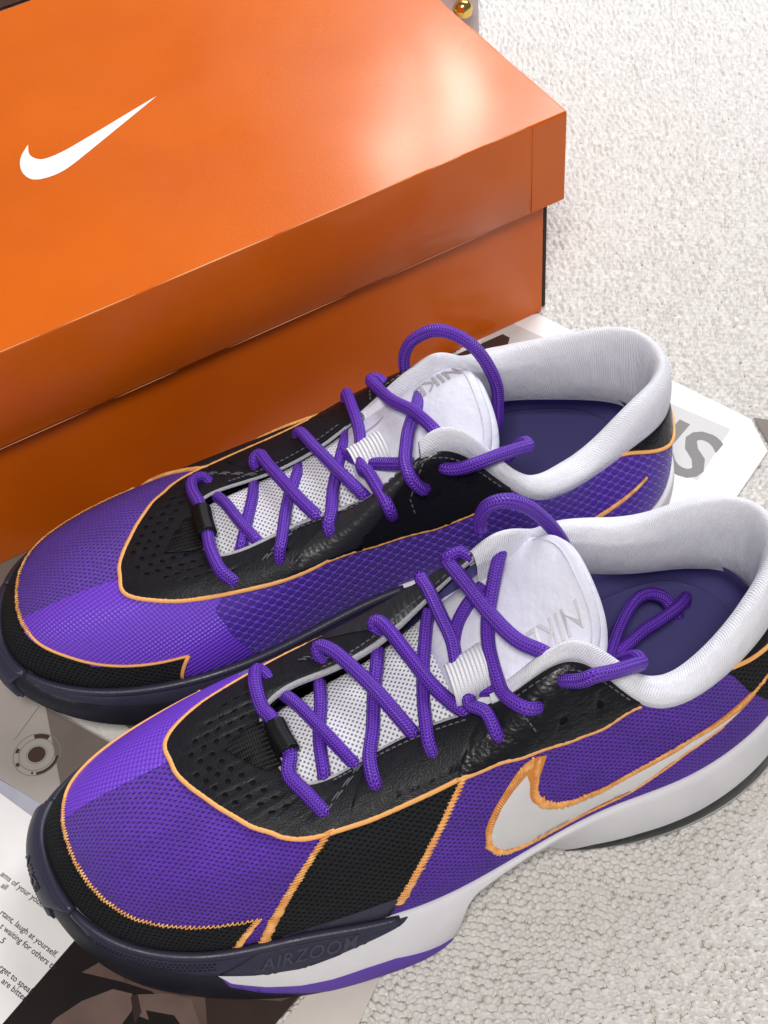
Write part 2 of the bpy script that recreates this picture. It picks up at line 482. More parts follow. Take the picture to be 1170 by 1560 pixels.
M['print_rose_dark'] = sheet_mat('dark_brown_print', (0.045, 0.027, 0.024, 1), (0.03, 0.018, 0.016, 1), 55, 0.45)
M['print_rose_pale'] = sheet_mat('pale_rose_print', (0.17, 0.115, 0.098, 1), (0.12, 0.078, 0.067, 1), 55, 0.45)

def sheet(name, pts, z, mat, label, cat='paper', th=0.02, group=None):
    """a thin sheet of paper with real thickness; outline in world cm"""
    p = np.array(pts, float); c = p.mean(0)
    if np.cross(p[1] - p[0], p[2] - p[1]) < 0: p = p[::-1]
    n = len(p)
    V = [(x, y, th) for x, y in p - c] + [(x, y, 0) for x, y in p - c]
    F = [tuple(range(n)), tuple(range(2 * n - 1, n - 1, -1))] + [(i, n + i, n + (i + 1) % n, (i + 1) % n) for i in range(n)]
    o = link(name, V, F, mat, smooth=False); o.location = Vector((c[0], c[1], z)) * CM
    tag(o, label, cat, group)
    return o, c, th

def flat(name, parent, pts, z, mat):
    p = np.array(pts, float)
    return link(name, [(x, y, z) for x, y in p], [tuple(range(len(p)))] if np.sum(np.cross(p, np.roll(p, -1, 0))) > 0 else [tuple(range(len(p) - 1, -1, -1))], mat, parent, smooth=False)

def print_text(parent, s, xy, ang, size, mat, z, name='lettering', bold=0.0, shear=0.0, spacing=1.0, right=False):
    V, F = text2d(s, size, 0, shear, bold, spacing)
    if right: V[:, 0] -= V[:, 0].max()
    c, sn = math.cos(ang), math.sin(ang)
    P = np.stack([xy[0] + c * V[:, 0] - sn * V[:, 1], xy[1] + sn * V[:, 0] + c * V[:, 1], np.full(len(V), z)], 1)
    return link(name, P, F, mat, parent, smooth=False)

# page of verse lower left
TA = math.radians(-41.5); t_ = np.array([math.cos(TA), math.sin(TA)]); d_ = np.array([-math.sin(TA), math.cos(TA)])
A_ = np.array([-11.3, 23.1])
pg, c, th = sheet('text_page', [A_, A_ - 14 * t_, A_ - 14 * t_ - 18 * d_, A_ - 18 * d_], 0.09, 'paper', 'white page printed with small lines of black text at lower left', 'page')
for s, end in (("ams of your youth would a", (-13.45, 21.75)), ("all", (-15.78, 23.39)), ("rtant, laugh at yourself.", (-13.74, 20.55)), ("t waiting for others to", (-13.76, 20.07)), ("5", (-15.72, 21.3)), ("rget to speak", (-14.52, 19.26)), ("are bitter;", (-14.72, 19.03))):
    print_text(pg, s, np.array(end) - c, TA, 0.315, 'ink', th + 0.004, right=True, bold=0.004)

# camera print, tan sheet, blue-grey sheet, dark photo, beige sheet
bl, c, th = sheet('blue_grey_sheet', [(-9.8, 23.5), (-9.8, 24.6), (-14.4, 26.75), (-26, 35), (-30, 28), (-16.5, 18.5)], 0.0, 'paper_blue', 'pale blue grey sheet lying between the text page and the camera drawing', 'paper')
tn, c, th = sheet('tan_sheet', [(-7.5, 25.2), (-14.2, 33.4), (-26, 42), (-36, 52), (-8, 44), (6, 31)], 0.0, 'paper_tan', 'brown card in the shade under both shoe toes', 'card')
gy, c, th = sheet('camera_print', [(-12.2, 25.05), (-14.34, 26.65), (-22, 32.4), (-24, 37.5), (-16.73, 32.73), (-14.75, 31.3), (-9.2, 27.2)], 0.03, 'paper_grey', 'grey print with a line drawing of a round camera dial', 'print')
def ring(parent, cx, cy, r0, r1, a0, a1, z, mat, n=40, ey=1.0):
    a = np.linspace(a0, a1, n); V = []
    for q in a: V += [(cx + r0 * math.cos(q), cy + r0 * math.sin(q) * ey, z), (cx + r1 * math.cos(q), cy + r1 * math.sin(q) * ey, z)]
    F = [(2 * i, 2 * i + 1, 2 * i + 3, 2 * i + 2) for i in range(n - 1)]
    return link('printed_line', V, F, mat, parent, smooth=False)
dx, dy = -14.95 - c[0], 29.08 - c[1]
for r0, r1, a0, a1, m in ((0.0, 0.36, 0, TAU, 'ink_brown'), (0.70, 0.74, 0, TAU, 'ink_grey'), (0.93, 0.97, 0, TAU, 'ink_grey'), (0.74, 0.93, 1.0, 1.75, 'ink_brown'), (0.76, 0.90, 2.7, 2.95, 'ink_brown'), (0.76, 0.90, 3.5, 3.72, 'ink_brown'), (0.78, 0.88, 4.5, 4.6, 'ink_brown'), (0.80, 0.93, 4.75, 6.1, 'ink_brown'), (0.40, 0.43, 0, TAU, 'ink_grey')):
    ring(gy, dx, dy, r0, r1, a0, a1, th + 0.004, m)
flat('printed_line', gy, np.array([(-15.9, 29.9), (-15.0, 31.35), (-14.96, 31.33), (-15.86, 29.88)]) - c, th + 0.004, 'ink_grey')
print_text(gy, 'e', np.array((-13.75, 27.0)) - c, TA + 0.9, 0.45, 'ink_grey', th + 0.004)
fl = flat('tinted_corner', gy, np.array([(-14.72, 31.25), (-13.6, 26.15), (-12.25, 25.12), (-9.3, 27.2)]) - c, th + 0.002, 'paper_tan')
rd, c2, th2 = sheet('red_brown_print', [(-16.6, 33.2), (-22, 37), (-24, 42), (-15.5, 36.5), (-13.2, 32.6), (-14.6, 31.6)], 0.055, 'print_rose_dark', 'dark red brown print under the far toe by the orange box', 'print')

ph, c, th = sheet('fashion_photo', [(-8.0, 22.5), (-14.0, 23.0), (-20.0, 14.0), (-14, 8), (-7.6, 14.5), (-3.9, 20.5)], 0.045, 'paper_dark', 'dark photo print of brown ruffled fabric under the near shoe toe', 'photo')
z = th + 0.004
flat('printed_fabric', ph, np.array([(-12.75, 19.9), (-12.2, 20.15), (-11.4, 21.2), (-9.0, 21.0), (-5.2, 19.3), (-4.6, 18.4), (-5.9, 17.2), (-7.2, 16.2), (-9.4, 18.2), (-10.2, 18.9), (-11.2, 19.35)]) - c, z, 'print_rose')
flat('printed_fabric', ph, np.array([(-14.9, 16.9), (-13.6, 18.35), (-12.7, 18.85), (-11.6, 19.15), (-10.9, 18.9), (-10.9, 18.3), (-11.6, 17.4), (-12.9, 16.6), (-13.6, 15.8)]) - c, z + 0.003, 'print_rose_pale')
flat('printed_fabric', ph, np.array([(-10.75, 18.85), (-9.6, 18.75), (-8.8, 18.45), (-8.45, 17.4), (-8.9, 16.6), (-9.7, 17.6), (-10.7, 18.1)]) - c, z + 0.006, 'print_rose_pale')
flat('printed_fold', ph, np.array([(-10.95, 18.8), (-10.7, 18.85), (-10.55, 18.2), (-10.8, 17.8)]) - c, z + 0.009, 'print_rose_dark')
flat('printed_fold', ph, np.array([(-10.4, 18.25), (-9.4, 17.95), (-8.9, 17.2), (-9.4, 16.9), (-10.2, 17.6)]) - c, z + 0.009, 'paper_dark')
flat('printed_fold', ph, np.array([(-8.3, 18.5), (-5.6, 18.0), (-4.9, 18.2), (-6.0, 17.1), (-7.0, 16.4), (-8.2, 16.9)]) - c, z + 0.009, 'print_rose_dark')
flat('printed_fold', ph, np.array([(-12.0, 20.3), (-11.0, 19.75), (-10.0, 19.6), (-9.0, 19.2), (-8.9, 19.32), (-10.0, 19.8), (-11.0, 20.0), (-11.8, 20.6)]) - c, z + 0.009, 'print_rose_dark')
for k in range(12):
    x0, y0 = -11.4 + 0.5 * k + rng.normal(0, .1), 20.0 - 0.12 * k + rng.normal(0, .1); ln = 0.5 + 0.4 * rng.random(); a_ = -1.0 + rng.normal(0, .25); w2 = .02 + .02 * rng.random()
    dv = np.array([math.cos(a_), math.sin(a_)]); nv = np.array([-dv[1], dv[0]]); p0 = np.array([x0, y0])
    flat('printed_fold', ph, np.array([p0, p0 + dv * ln * .5 + nv * w2, p0 + dv * ln + nv * w2 * 2, p0 + dv * ln * .5 - nv * w2]) - c, z + 0.011 + 0.0004 * k, 'print_rose_dark')
be, c, th = sheet('beige_sheet', [(-4.35, 18.45), (-2.3, 20.5), (-1.4, 19.6), (-6.1, 11.5), (-9.5, 13.5)], 0.005, 'paper_beige', 'plain beige paper strip between the dark photo and the rug', 'paper')

# white card behind the far heel, clipped corners, big lettering
oc, c, th = sheet('lettered_card', [(8.7, 50.7), (17.2, 42.2), (17.45, 40.2), (14.4, 36.6), (9.5, 31.5), (0, 41), (5.4, 50.2)], 0.02, 'paper', 'white clipped-corner card with large grey letters behind the far heel', 'card')
z = th + 0.004
fl = flat('printed_panel', oc, np.array([(13.3, 44.2), (16.15, 41.75), (14.0, 39.0), (11.2, 41.4)]) - c, z, 'ink_pale')
LA = math.radians(-44)
print_text(oc, 'AU', np.array((3.9, 48.2)) - c, LA, 4.2, 'ink_brown', z + 0.004, bold=0.11)
print_text(oc, 'US', np.array((10.55, 42.15)) - c, LA, 4.0, 'ink_grey', z + 0.004, bold=0.08)
fl = flat('printed_panel', oc, np.array([(5.6, 49.2), (7.2, 50.4), (9.6, 48.2), (8.2, 46.4)]) - c, z, 'ink_pale')
sheet('kraft_tag', [(17.35, 42.3), (18.4, 41.9), (18.9, 39.6), (17.75, 39.7)], 0.0, 'paper_tan', 'small tan tag at the right edge beside the white card', 'tag')

# ================================================================== orange shoe box
def box_mats():
    t = NT('orange_card', rough=0.36, spec=0.25, coat=0.30); t.b.inputs['Coat Roughness'].default_value = 0.16; M['card_wear_highlight'] = NT('worn_highlight_card', 0.7, (0.80, 0.42, 0.22, 1), 0.3).m
    o = t.obj(); n = t.noise(o, 14, 3); f = t.noise(o, 1500, 3)
    t.color(t.mix(t.rng(n, 0.3, 0.7, 0, 1), (0.64, 0.122, 0.003, 1), (0.57, 0.100, 0.0025, 1)))
    t.rough(t.rng(t.noise(o, 30, 4), 0.3, 0.7, 0.26, 0.38)); t.bump(t.math('ADD', t.math('MULTIPLY', t.noise(o, 9, 2), 7.0), t.math('ADD', f, t.math('MULTIPLY', t.noise(o, 90, 3), 1.2))), 0.008)
    M['card'] = t.m
    M['card_dark'] = NT('dark_strip_card', 0.7, (0.035, 0.015, 0.012, 1), 0.3).m
    M['white_print'] = NT('white_print', 0.45, (0.86, 0.86, 0.86, 1), 0.4).m
box_mats()
def rbox(x0, x1, y0, y1, z0, z1, b=0.05):
    """box with small chamfers"""
    V = []; F = []
    import itertools
    xs, ys, zs = (x0, x1), (y0, y1), (z0, z1); idx = {}
    for i, j, k in itertools.product((0, 1), repeat=3):
        sx, sy, sz = (b if i == 0 else -b), (b if j == 0 else -b), (b if k == 0 else -b)
        for ax, q in enumerate(((xs[i], ys[j] + sy, zs[k] + sz), (xs[i] + sx, ys[j], zs[k] + sz), (xs[i] + sx, ys[j] + sy, zs[k]))):
            idx[(i, j, k, ax)] = len(V); V.append(q)
    for ax in range(3):
        for s in (0, 1):
            o = [a for a in range(3) if a != ax]; cyc = [(0, 0), (1, 0), (1, 1), (0, 1)]; f = []
            for p, q in cyc:
                c = [0, 0, 0]; c[ax] = s; c[o[0]] = p; c[o[1]] = q; f.append(idx[(*c, ax)])
            F.append(f)
    for a1 in range(3):
        for a2 in range(a1 + 1, 3):
            a3 = 3 - a1 - a2
            for s1 in (0, 1):
                for s2 in (0, 1):
                    f = []
                    for s3, ax in ((0, a1), (1, a1), (1, a2), (0, a2)):
                        c = [0, 0, 0]; c[a1] = s1; c[a2] = s2; c[a3] = s3; f.append(idx[(*c, ax)])
                    F.append(f)
    for i, j, k in itertools.product((0, 1), repeat=3): F.append([idx[(i, j, k, a)] for a in range(3)])
    V = np.array(V); ctr = V.mean(0); G = []
    for f in F:
        p = V[f]; nrm = np.cross(p[1] - p[0], p[2] - p[0])
        G.append(tuple(f) if nrm @ (p.mean(0) - ctr) > 0 else tuple(f[::-1]))
    return V, G
def bump_panel(x0, x1, y0, y1, z0, z1, b=0.05): return rbox(x0, x1, y0, y1, z0, z1, b)
def shoe_box():
    L, W, H, LID, ov = 36.5, 22.52, 11.91, 4.75, 0.62
    e = empty('shoe_box', (9.794, 50.548, 0.02), 0.42593)
    tag(e, 'orange cardboard shoe box with a white swoosh on its closed lid', 'box')
    th = 0.16
    def p(name, *a, mat='card', parent=e, b=0.05):
        V, F = rbox(*a, b); return link(name, V, F, mat, parent, smooth=False)
    # base: four walls and a bottom
    x0, x1, y0, y1 = -L + ov, -ov, ov, W - ov
    p('base_wall', x0, x1, y0, y0 + th, 0.0, H - 0.25)
    p('base_wall', x0, x1, y1 - th, y1, 0.0, H - 0.25)
    p('base_wall', x0, x0 + th, y0 + th + .01, y1 - th - .01, 0.0, H - 0.25)
    p('base_wall', x1 - th - 0.05, x1 - 0.05, y0 + th + .01, y1 - th - .01, 0.0, H - 0.25)
    p('dark_strip', x1 - 0.02, x1 + 0.26, y0 + 0.10, y0 + 2.2, 0.15, H - 0.5, mat='card_dark', b=0.03)  # added dark brown strip standing out at the base's right corner
    p('base_bottom', x0 + th, x1 - th - .06, y0 + th, y1 - th, 0.02, 0.2)
    # lid: a curved top panel with four turned-down rims
    nx, ny = 40, 26; xs = np.linspace(-L + 0.03, -0.03, nx); ys = np.linspace(0.03, W - 0.03, ny)
    def zz(x, y):
        a = (x + L / 2) / (L / 2); b = (y - W / 2) / (W / 2)
        return H - 0.10 * (1 - a * a) * (1 - b * b) - 0.02 * np.sin(x * 0.7) * (1 - b * b)
    V = [(x, y, zz(x, y)) for x in xs for y in ys]; F = grid_faces(nx, ny)
    lid = link('lid_top', V, F, 'card', e)
    # rounded fold along every top edge
    def rim(name, a, b_, nrm, tab=False):
        a, b_, nrm = np.array(a, float), np.array(b_, float), np.array(nrm, float)
        n = 60; prof = [(-0.03, 0.0), (0.0, -0.012), (0.022, -0.05), (0.03, -0.10), (0.03, -LID * 0.5), (0.03, -LID + 0.03), (0.01, -LID), (-0.12, -LID), (-0.14, -LID + 0.05), (-0.14, -0.3)]
        V = []
        for i in range(n):
            t = i / (n - 1); q = a + (b_ - a) * t
            bow = 0.10 * math.sin(math.pi * t) + 0.03 * math.sin(9 * t) * math.sin(math.pi * t)
            for o, zz_ in prof:
                k = -zz_ / LID
                V.append((*(q[:2] + nrm * (o + 0.0 * bow - bow * k * 0.6)), H + zz_ - 0.0))
        F = grid_faces(n, len(prof))
        return link(name, V, F, 'card', e)
    r1 = rim('lid_rim', (0.0, 0.0), (-L, 0.0), (0, -1)); r2 = rim('lid_rim', (-L, 0), (-L, W), (-1, 0)); r3 = rim('lid_rim', (-L, W), (0, W), (0, 1)); r4 = rim('lid_rim', (0, W), (0, 0), (1, 0))
    # tuck tab on the front rim near the corner
    V, F = rbox(-1.75, 0.015, -0.062, -0.02, H - LID + 0.02, H - 0.10, 0.02); link('tuck_tab', V, F, 'card', r1, smooth=False)
    # pale rubbed card that also paints a bright highlight along the folded edges
    def wear_highlight(a, b_, r):
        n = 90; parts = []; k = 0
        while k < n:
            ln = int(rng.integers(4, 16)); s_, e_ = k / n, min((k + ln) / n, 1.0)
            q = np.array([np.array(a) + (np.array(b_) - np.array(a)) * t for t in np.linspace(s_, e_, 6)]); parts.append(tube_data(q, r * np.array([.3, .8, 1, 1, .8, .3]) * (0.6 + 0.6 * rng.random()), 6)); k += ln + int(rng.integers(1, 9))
        V, F, U = merge(parts); return link('worn_highlight_edge', V, F, 'card_wear_highlight', lid, U, kind='stuff')
    wear_highlight((-L, -0.006, H - 0.012), (0, -0.006, H - 0.012), 0.022); wear_highlight((0.006, 0, H - 0.012), (0.006, W, H - 0.012), 0.022); wear_highlight((0.010, -0.010, H - LID + .1), (0.010, -0.010, H - .1), 0.024); wear_highlight((-L, -0.02, H - LID - 0.005), (0, -0.02, H - LID - 0.005), 0.012)
    # swoosh printed on the lid
    k = [(-14.21, 11.68), (-16.6, 10.55), (-18.21, 9.76), (-19.54, 9.15), (-20.38, 9.03), (-21.08, 9.26), (-21.31, 9.85), (-21.24, 10.51), (-20.95, 11.14), (-20.42, 11.72)]
    k2 = [(-20.42, 11.72), (-20.61, 11.06), (-20.48, 10.58), (-20.12, 10.33), (-19.24, 10.37), (-17.82, 10.73), (-15.95, 11.25), (-14.21, 11.68)]
    lp = np.concatenate([catmull(k, 6)[:-1], catmull(k2, 6)[:-1]])
    Vv, Ff, bd = cdt([lp.tolist()], 0.4)
    if len(Ff):
        Pz = np.array([(x, y, zz(x, y) + 0.006) for x, y in Vv])
        link('swoosh_print', Pz, [tuple(f) for f in Ff], 'white_print', lid)
    return e
shoe_box()

# ================================================================== things peeping out behind the box
def jewel_case():
    t = NT('mauve_lacquer', rough=0.15, color=(0.52, 0.45, 0.47, 1), spec=0.5); M['mauve'] = t.m
    M['gold'] = NT('brass', 0.18, (0.83, 0.55, 0.14, 1), 0.5, metal=1.0).m
    e = empty('jewel_drawer', (4.85, 74.2, 0.0), 0.0); tag(e, 'small mauve drawer case with round brass knob behind the box', 'case')
    V, F = rbox(-6, 4.15, 0, 9, 0.0, 5.2, 0.12); link('case_body', V, F, 'mauve', e, smooth=False)
    V, F = rbox(-5.5, 3.7, -0.22, 0.0, 0.4, 4.8, 0.06); d = link('drawer_front', V, F, 'mauve', e, smooth=False)
    prof = [(0.0, 0.0), (0.22, 0.0), (0.2, 0.25), (0.42, 0.42), (0.6, 0.75), (0.55, 1.05), (0.33, 1.25), (0.0, 1.32)]
    n = 20; V = []
    for i in range(n):
        a = TAU * i / n
        for r, h in prof: V.append((3.1 + r * math.cos(a), -0.22 - h, 3.1 + r * math.sin(a)))
    link('knob', V, grid_faces(n, len(prof), True), 'gold', d)
jewel_case()
def dark_case():
    t = NT('dark_wood', rough=0.5, spec=0.4); o = t.obj(); n = t.noise(o, 60, 5, 0.7)
    t.color(t.mix(n, (0.05, 0.022, 0.015, 1), (0.12, 0.06, 0.045, 1))); t.bump(n, 0.05); M['wood'] = t.m
    e = empty('wooden_tray', (-34, 76.0, 0.0), 0.42); tag(e, 'dark brown wooden tray at the top left corner behind the box', 'tray')
    V, F = rbox(0, 26, 3, 16, 0.0, 0.6, 0.08); link('tray_floor', V, F, 'wood', e, smooth=False)
    for a in ((0, 26, 2.2, 3.0), (0, 26, 16, 16.8)):
        V, F = rbox(a[0], a[1], a[2], a[3], 0, 3.0, 0.1); link('tray_side', V, F, 'wood', e, smooth=False)
    for a in ((-0.8, 0.0, 2.2, 16.8), (26.0, 26.8, 2.2, 16.8)):
        V, F = rbox(a[0], a[1], a[2], a[3], 0, 3.0, 0.1); link('tray_side', V, F, 'wood', e, smooth=False)
dark_case()

# ================================================================== the shoes: measured stations (cm, heel x=0, toe x=29, lateral +y)
ST_P = np.array([[0.24,0.05,3.52],[1.19,3.09,3.42],[3.48,4.59,3.1],[6.44,5.08,2.76],[9.36,4.92,2.47],[12.24,5.01,2.08],[15.15,5.3,1.84],[18.05,5.27,1.86],[21.07,4.72,2.1],[24.11,4.12,2.17],[26.62,2.89,2.46],[28.06,1.1,2.88],[28.51,-1.01,3.03],[28.13,-2.79,2.88],[26.57,-4.1,2.52],[24.05,-4.93,2.32],[20.97,-5.22,2.38],[17.81,-4.78,2.38],[14.6,-4.11,2.6],[11.38,-3.83,2.79],[8.19,-4.06,2.86],[5.06,-4.33,2.94],[2.54,-4.1,3.15],[0.77,-2.58,3.41]])
ST_T = np.array([[0.6,-0.8,6.45],[1.48,1.42,6.49],[3.7,3.11,6.2],[6.17,3.92,6.21],[7.96,3.34,6.74],[9.65,2.1,8.32],[11.86,1.87,7.3],[13.99,1.35,6.34],[16.18,1.11,5.68],[18.07,1.23,5.29],[19.38,1.02,5.24],[19.85,0.11,5.34],[19.93,-1.31,5.43],[19.54,-2.23,5.51],[18.39,-2.52,5.76],[16.94,-2.38,6.03],[14.94,-2.43,6.55],[12.83,-2.87,7.57],[10.57,-2.88,9.06],[8.71,-3.5,7.75],[6.99,-4.34,6.68],[4.34,-3.6,6.34],[2.9,-2.39,6.69],[1.39,-1.5,6.61]])
ST_B = np.array([[0.04,0.61,0.21],[1.33,3.87,0.2],[4.2,5.45,-0.0],[7.6,5.67,-0.0],[10.72,5.01,0.26],[13.58,4.68,0.8],[16.05,5.92,0.44],[18.67,6.46,-0.0],[21.63,6.08,0.1],[24.58,5.07,0.43],[27.16,3.54,1.0],[28.73,1.25,1.68],[29.23,-1.39,2.11],[28.4,-3.57,2.0],[26.47,-5.06,1.36],[23.76,-5.85,0.67],[20.56,-5.87,0.21],[17.49,-4.89,0.29],[14.49,-3.83,0.73],[11.46,-3.48,0.6],[8.48,-3.83,0.19],[5.48,-4.15,-0.0],[2.87,-3.81,0.1],[0.7,-2.23,0.21]])
ST_K = np.array([2.78,2.7,1.16,0.52,0.68,0.74,0.0,0.01,0.01,0.0,0.0,-0.0,-0.0,-0.0,-0.0,0.0,0.02,0.04,0.85,0.88,0.5,0.64,1.61,2.43])
ST_C1 = np.array([[0.01,0.07,4.52],[1.0,3.22,4.42],[3.4,4.8,4.09],[6.42,5.31,3.75],[9.36,5.04,3.66],[12.24,5.14,3.47],[15.14,5.43,3.33],[18.06,5.4,3.45],[21.08,4.75,3.79],[24.08,4.05,3.86],[26.58,2.83,4.05],[27.99,1.07,4.36],[28.44,-1.01,4.52],[28.07,-2.75,4.47],[26.53,-4.04,4.21],[24.05,-4.95,4.1],[20.97,-5.34,4.16],[17.79,-4.91,4.07],[14.58,-4.24,4.19],[11.38,-3.96,4.18],[8.21,-4.28,3.95],[5.06,-4.56,3.94],[2.45,-4.31,4.14],[0.57,-2.69,4.41]])
ST_C2 = np.array([[0.52,-0.61,6.23],[1.42,1.78,6.27],[3.65,3.43,5.99],[6.23,4.17,5.99],[8.26,3.68,6.52],[10.49,3.05,7.9],[13.28,3.35,6.82],[15.96,3.26,5.9],[18.82,3.06,5.25],[21.33,2.79,4.91],[23.29,2.03,4.91],[24.28,0.64,5.01],[24.57,-1.15,5.11],[24.18,-2.53,5.18],[22.8,-3.37,5.39],[20.78,-3.75,5.6],[17.87,-3.78,6.11],[14.98,-3.7,7.1],[11.87,-3.28,8.63],[9.28,-3.57,7.53],[7.25,-4.28,6.47],[4.49,-3.76,6.13],[2.82,-2.76,6.47],[1.26,-1.74,6.4]])
POSE_N=[0.472, 25.922, -2.856]
POSE_F=[-2.104, 36.766, -2.965]
# the heel of the topline, rounded off
for _k, _q in {0: (0.30, -0.3, 6.4), 1: (1.2, 1.75, 6.42), 2: (3.55, 3.2, 6.2), 23: (1.05, -2.0, 6.5), 22: (2.7, -2.95, 6.5), 21: (4.5, -3.65, 6.35)}.items():
    ST_C2[_k] += np.array(_q) - ST_T[_k]; ST_T[_k] = _q
ST_K[[0, 1, 2, 22, 23]] = [2.08, 1.95, 1.2, 1.35, 1.85]
ST_B[6] = (15.9, 6.12, 0.08)
NS = 24
_A = np.zeros((NS, NS))
for _i in range(NS):
    _A[_i, _i] = 4 / 6; _A[_i, (_i - 1) % NS] += 1 / 6; _A[_i, (_i + 1) % NS] += 1 / 6
_Ai = np.linalg.inv(_A)
def pspl(V, u):
    V = np.asarray(V, float); sh = V.shape; c = _Ai @ V.reshape(NS, -1)
    u = np.asarray(u, float) % NS; i = np.floor(u).astype(int); t = (u - i)[:, None]
    a, b, d, e = c[(i - 1) % NS], c[i % NS], c[(i + 1) % NS], c[(i + 2) % NS]
    r = ((1 - t) ** 3 * a + (3 * t ** 3 - 6 * t * t + 4) * b + (-3 * t ** 3 + 3 * t * t + 3 * t + 1) * d + t ** 3 * e) / 6
    return r.reshape((len(u),) + sh[1:])
def outn(P):
    d = np.roll(P, -1, 0) - np.roll(P, 1, 0); n = np.stack([-d[:, 1], d[:, 0]], 1)
    return n / np.linalg.norm(n, axis=1)[:, None]
class Surf:
    def __init__(s, P, C1, C2, T): s.k = (P, C1, C2, T)
    def at(s, u, v):
        p, a, b, t = [pspl(q, u) for q in s.k]; v = np.asarray(v, float)[:, None]; w_ = 1 - v
        return w_ ** 3 * p + 3 * w_ * w_ * v * a + 3 * w_ * v * v * b + v ** 3 * t
    def nrm(s, u, v):
        u = np.asarray(u, float); v = np.asarray(v, float); e = 2e-3
        du = s.at(u + e, v) - s.at(u - e, v); dv = s.at(u, np.clip(v + e, 0, 1)) - s.at(u, np.clip(v - e, 0, 1))
        n = np.cross(dv, du) * s.sign
        return n / (np.linalg.norm(n, axis=1)[:, None] + 1e-12)
    sign = 1.0
    def off(s, u, v, o):
        return s.at(u, v) + s.nrm(u, v) * np.reshape(o, (-1, 1))
UP = Surf(ST_P, ST_C1, ST_C2, ST_T)
_n = outn(ST_P); _Pt = ST_P.copy(); _Pt[:, :2] += _n * 0.2
_c1 = _Pt + (ST_B - _Pt) * 0.3; _c1[:, :2] += _n * 0.25; _c2 = _Pt + (ST_B - _Pt) * 0.7; _c2[:, :2] += _n * 0.22
SO = Surf(_Pt, _c1, _c2, ST_B); SO.sign = -1.0

def shoe_uv(L):
    x, y, z = L[:, 0], L[:, 1], L[:, 2]
    s = np.tanh((y + 0.6) / 1.6); k = 1 / (1 + np.exp(-(x - 25.5) / 0.8))
    return np.stack([x - 0.75 * (z - 4) * k, y - 0.95 * (z - 5) * s], 1)

class Shoe:
    def __init__(self, root, m, flipA):
        self.root = root; self.m = m           # m = +1 left shoe, -1 right shoe (mirror image)
        self.A_med = flipA                      # side of the shoe away from the viewer: medial on the left shoe
    def X(self, L):
        L = np.asarray(L, float).copy(); L[:, 0] -= 14.5; L[:, 1] *= self.m; return L
    def add(self, name, V, F, mat, uv=None, parent=None, smooth=True, kind=None):
        V = np.asarray(V, float)
        if uv is None: uv = shoe_uv(V)
        if self.m < 0: F = [tuple(f[::-1]) for f in F]
        return link(name, self.X(V), F, mat, parent or self.root, uv, smooth, kind)
    def tube(self, name, path, r, mat, parent=None, seg=10, flat=1.0, up=None, kind=None):
        V, F, U = tube_data(path, r, seg, flat, up)
        return self.add(name, V, F, mat, U, parent, kind=kind)
    def panel(self, name, loops, off, th, mat, S=UP, step=0.3, parent=None, smooth_loop=False, rough_edge=0.0):
        su, sv = (3.0, 5.5) if S is UP else (3.0, 2.6)
        L2 = []
        for k, lp in enumerate(loops):
            lp = np.array(lp, float) * (su, sv)
            if k == 0:
                if smooth_loop: lp = catmull(lp, 6, True)
                cl = np.r_[lp, lp[:1]]; lp = resample(cl, step * 0.5)[:-1]
                if rough_edge: lp = lp + rng.normal(0, rough_edge, lp.shape)
            L2.append(lp.tolist())
        V, F, bd = cdt(L2, step)
        if not len(F): return None
        u, v = V[:, 0] / su, V[:, 1] / sv
        v = np.clip(v, 0, 1)
        isb = np.zeros(len(V), bool)
        for a, b in bd: isb[a] = isb[b] = True
        o = np.where(isb, off + th * 0.55, off + th)
        top = S.off(u, v, o); p0 = S.at(u, v)
        # orientation
        n = S.nrm(u, v); f0 = F[0]; q = top[f0]
        if np.cross(q[1] - q[0], q[2] - q[0]) @ n[f0[0]] < 0:
            F = F[:, ::-1]; bd = [(b, a) for a, b in bd]
        nV = len(V); bi = sorted({i for e in bd for i in e}); mp = {i: nV + k for k, i in enumerate(bi)}; mp2 = {i: nV + len(bi) + k for k, i in enumerate(bi)}
        vb = S.off(u[bi], v[bi], off + th * 0.55); vl = S.off(u[bi], v[bi], off - 0.05)
        VV = np.concatenate([top, vb, vl]); FF = [tuple(f) for f in F] + [(mp[b], mp[a], mp2[a], mp2[b]) for a, b in bd]
        uv = shoe_uv(np.concatenate([p0, p0[bi], p0[bi]]))
        return self.add(name, VV, FF, mat, uv, parent)

def sstep(x, a, b):
    t = np.clip((np.asarray(x, float) - a) / (b - a), 0, 1); return t * t * (3 - 2 * t)

# outlines on the upper, in (station, rise) coordinates
VAMP = [(3.82, .93), (4.27, .68), (4.65, .60), (4.96, .58), (5.46, .606), (5.91, .665), (6.48, .691), (7.09, .667), (7.6, .648), (7.99, .650), (8.25, .655), (8.57, .675), (8.98, .72), (9.47, .775), (10.29, .812), (11.04, .795), (11.63, .763), (12.01, .745), (12.43, .735), (12.85, .715), (13.27, .70), (14.07, .68), (14.9, .645), (15.61, .61), (16.21, .58), (16.76, .56), (17.11, .545), (17.76, .455), (18.08, .43), (18.56, .442), (18.85, .477), (19.25, .631), (19.49, .93)]
GUARD = [(8.74, 0.0), (8.55, .237), (8.92, .242), (9.28, .241), (9.82, .243), (10.13, .243), (10.51, .253), (10.99, .262), (11.47, .268), (12.01, .275), (12.4, .285), (12.82, .288), (13.19, .28), (13.79, .27), (14.22, .25), (14.52, .235), (14.92, .22), (15.29, .215), (15.68, .223), (15.66, 0.0)]
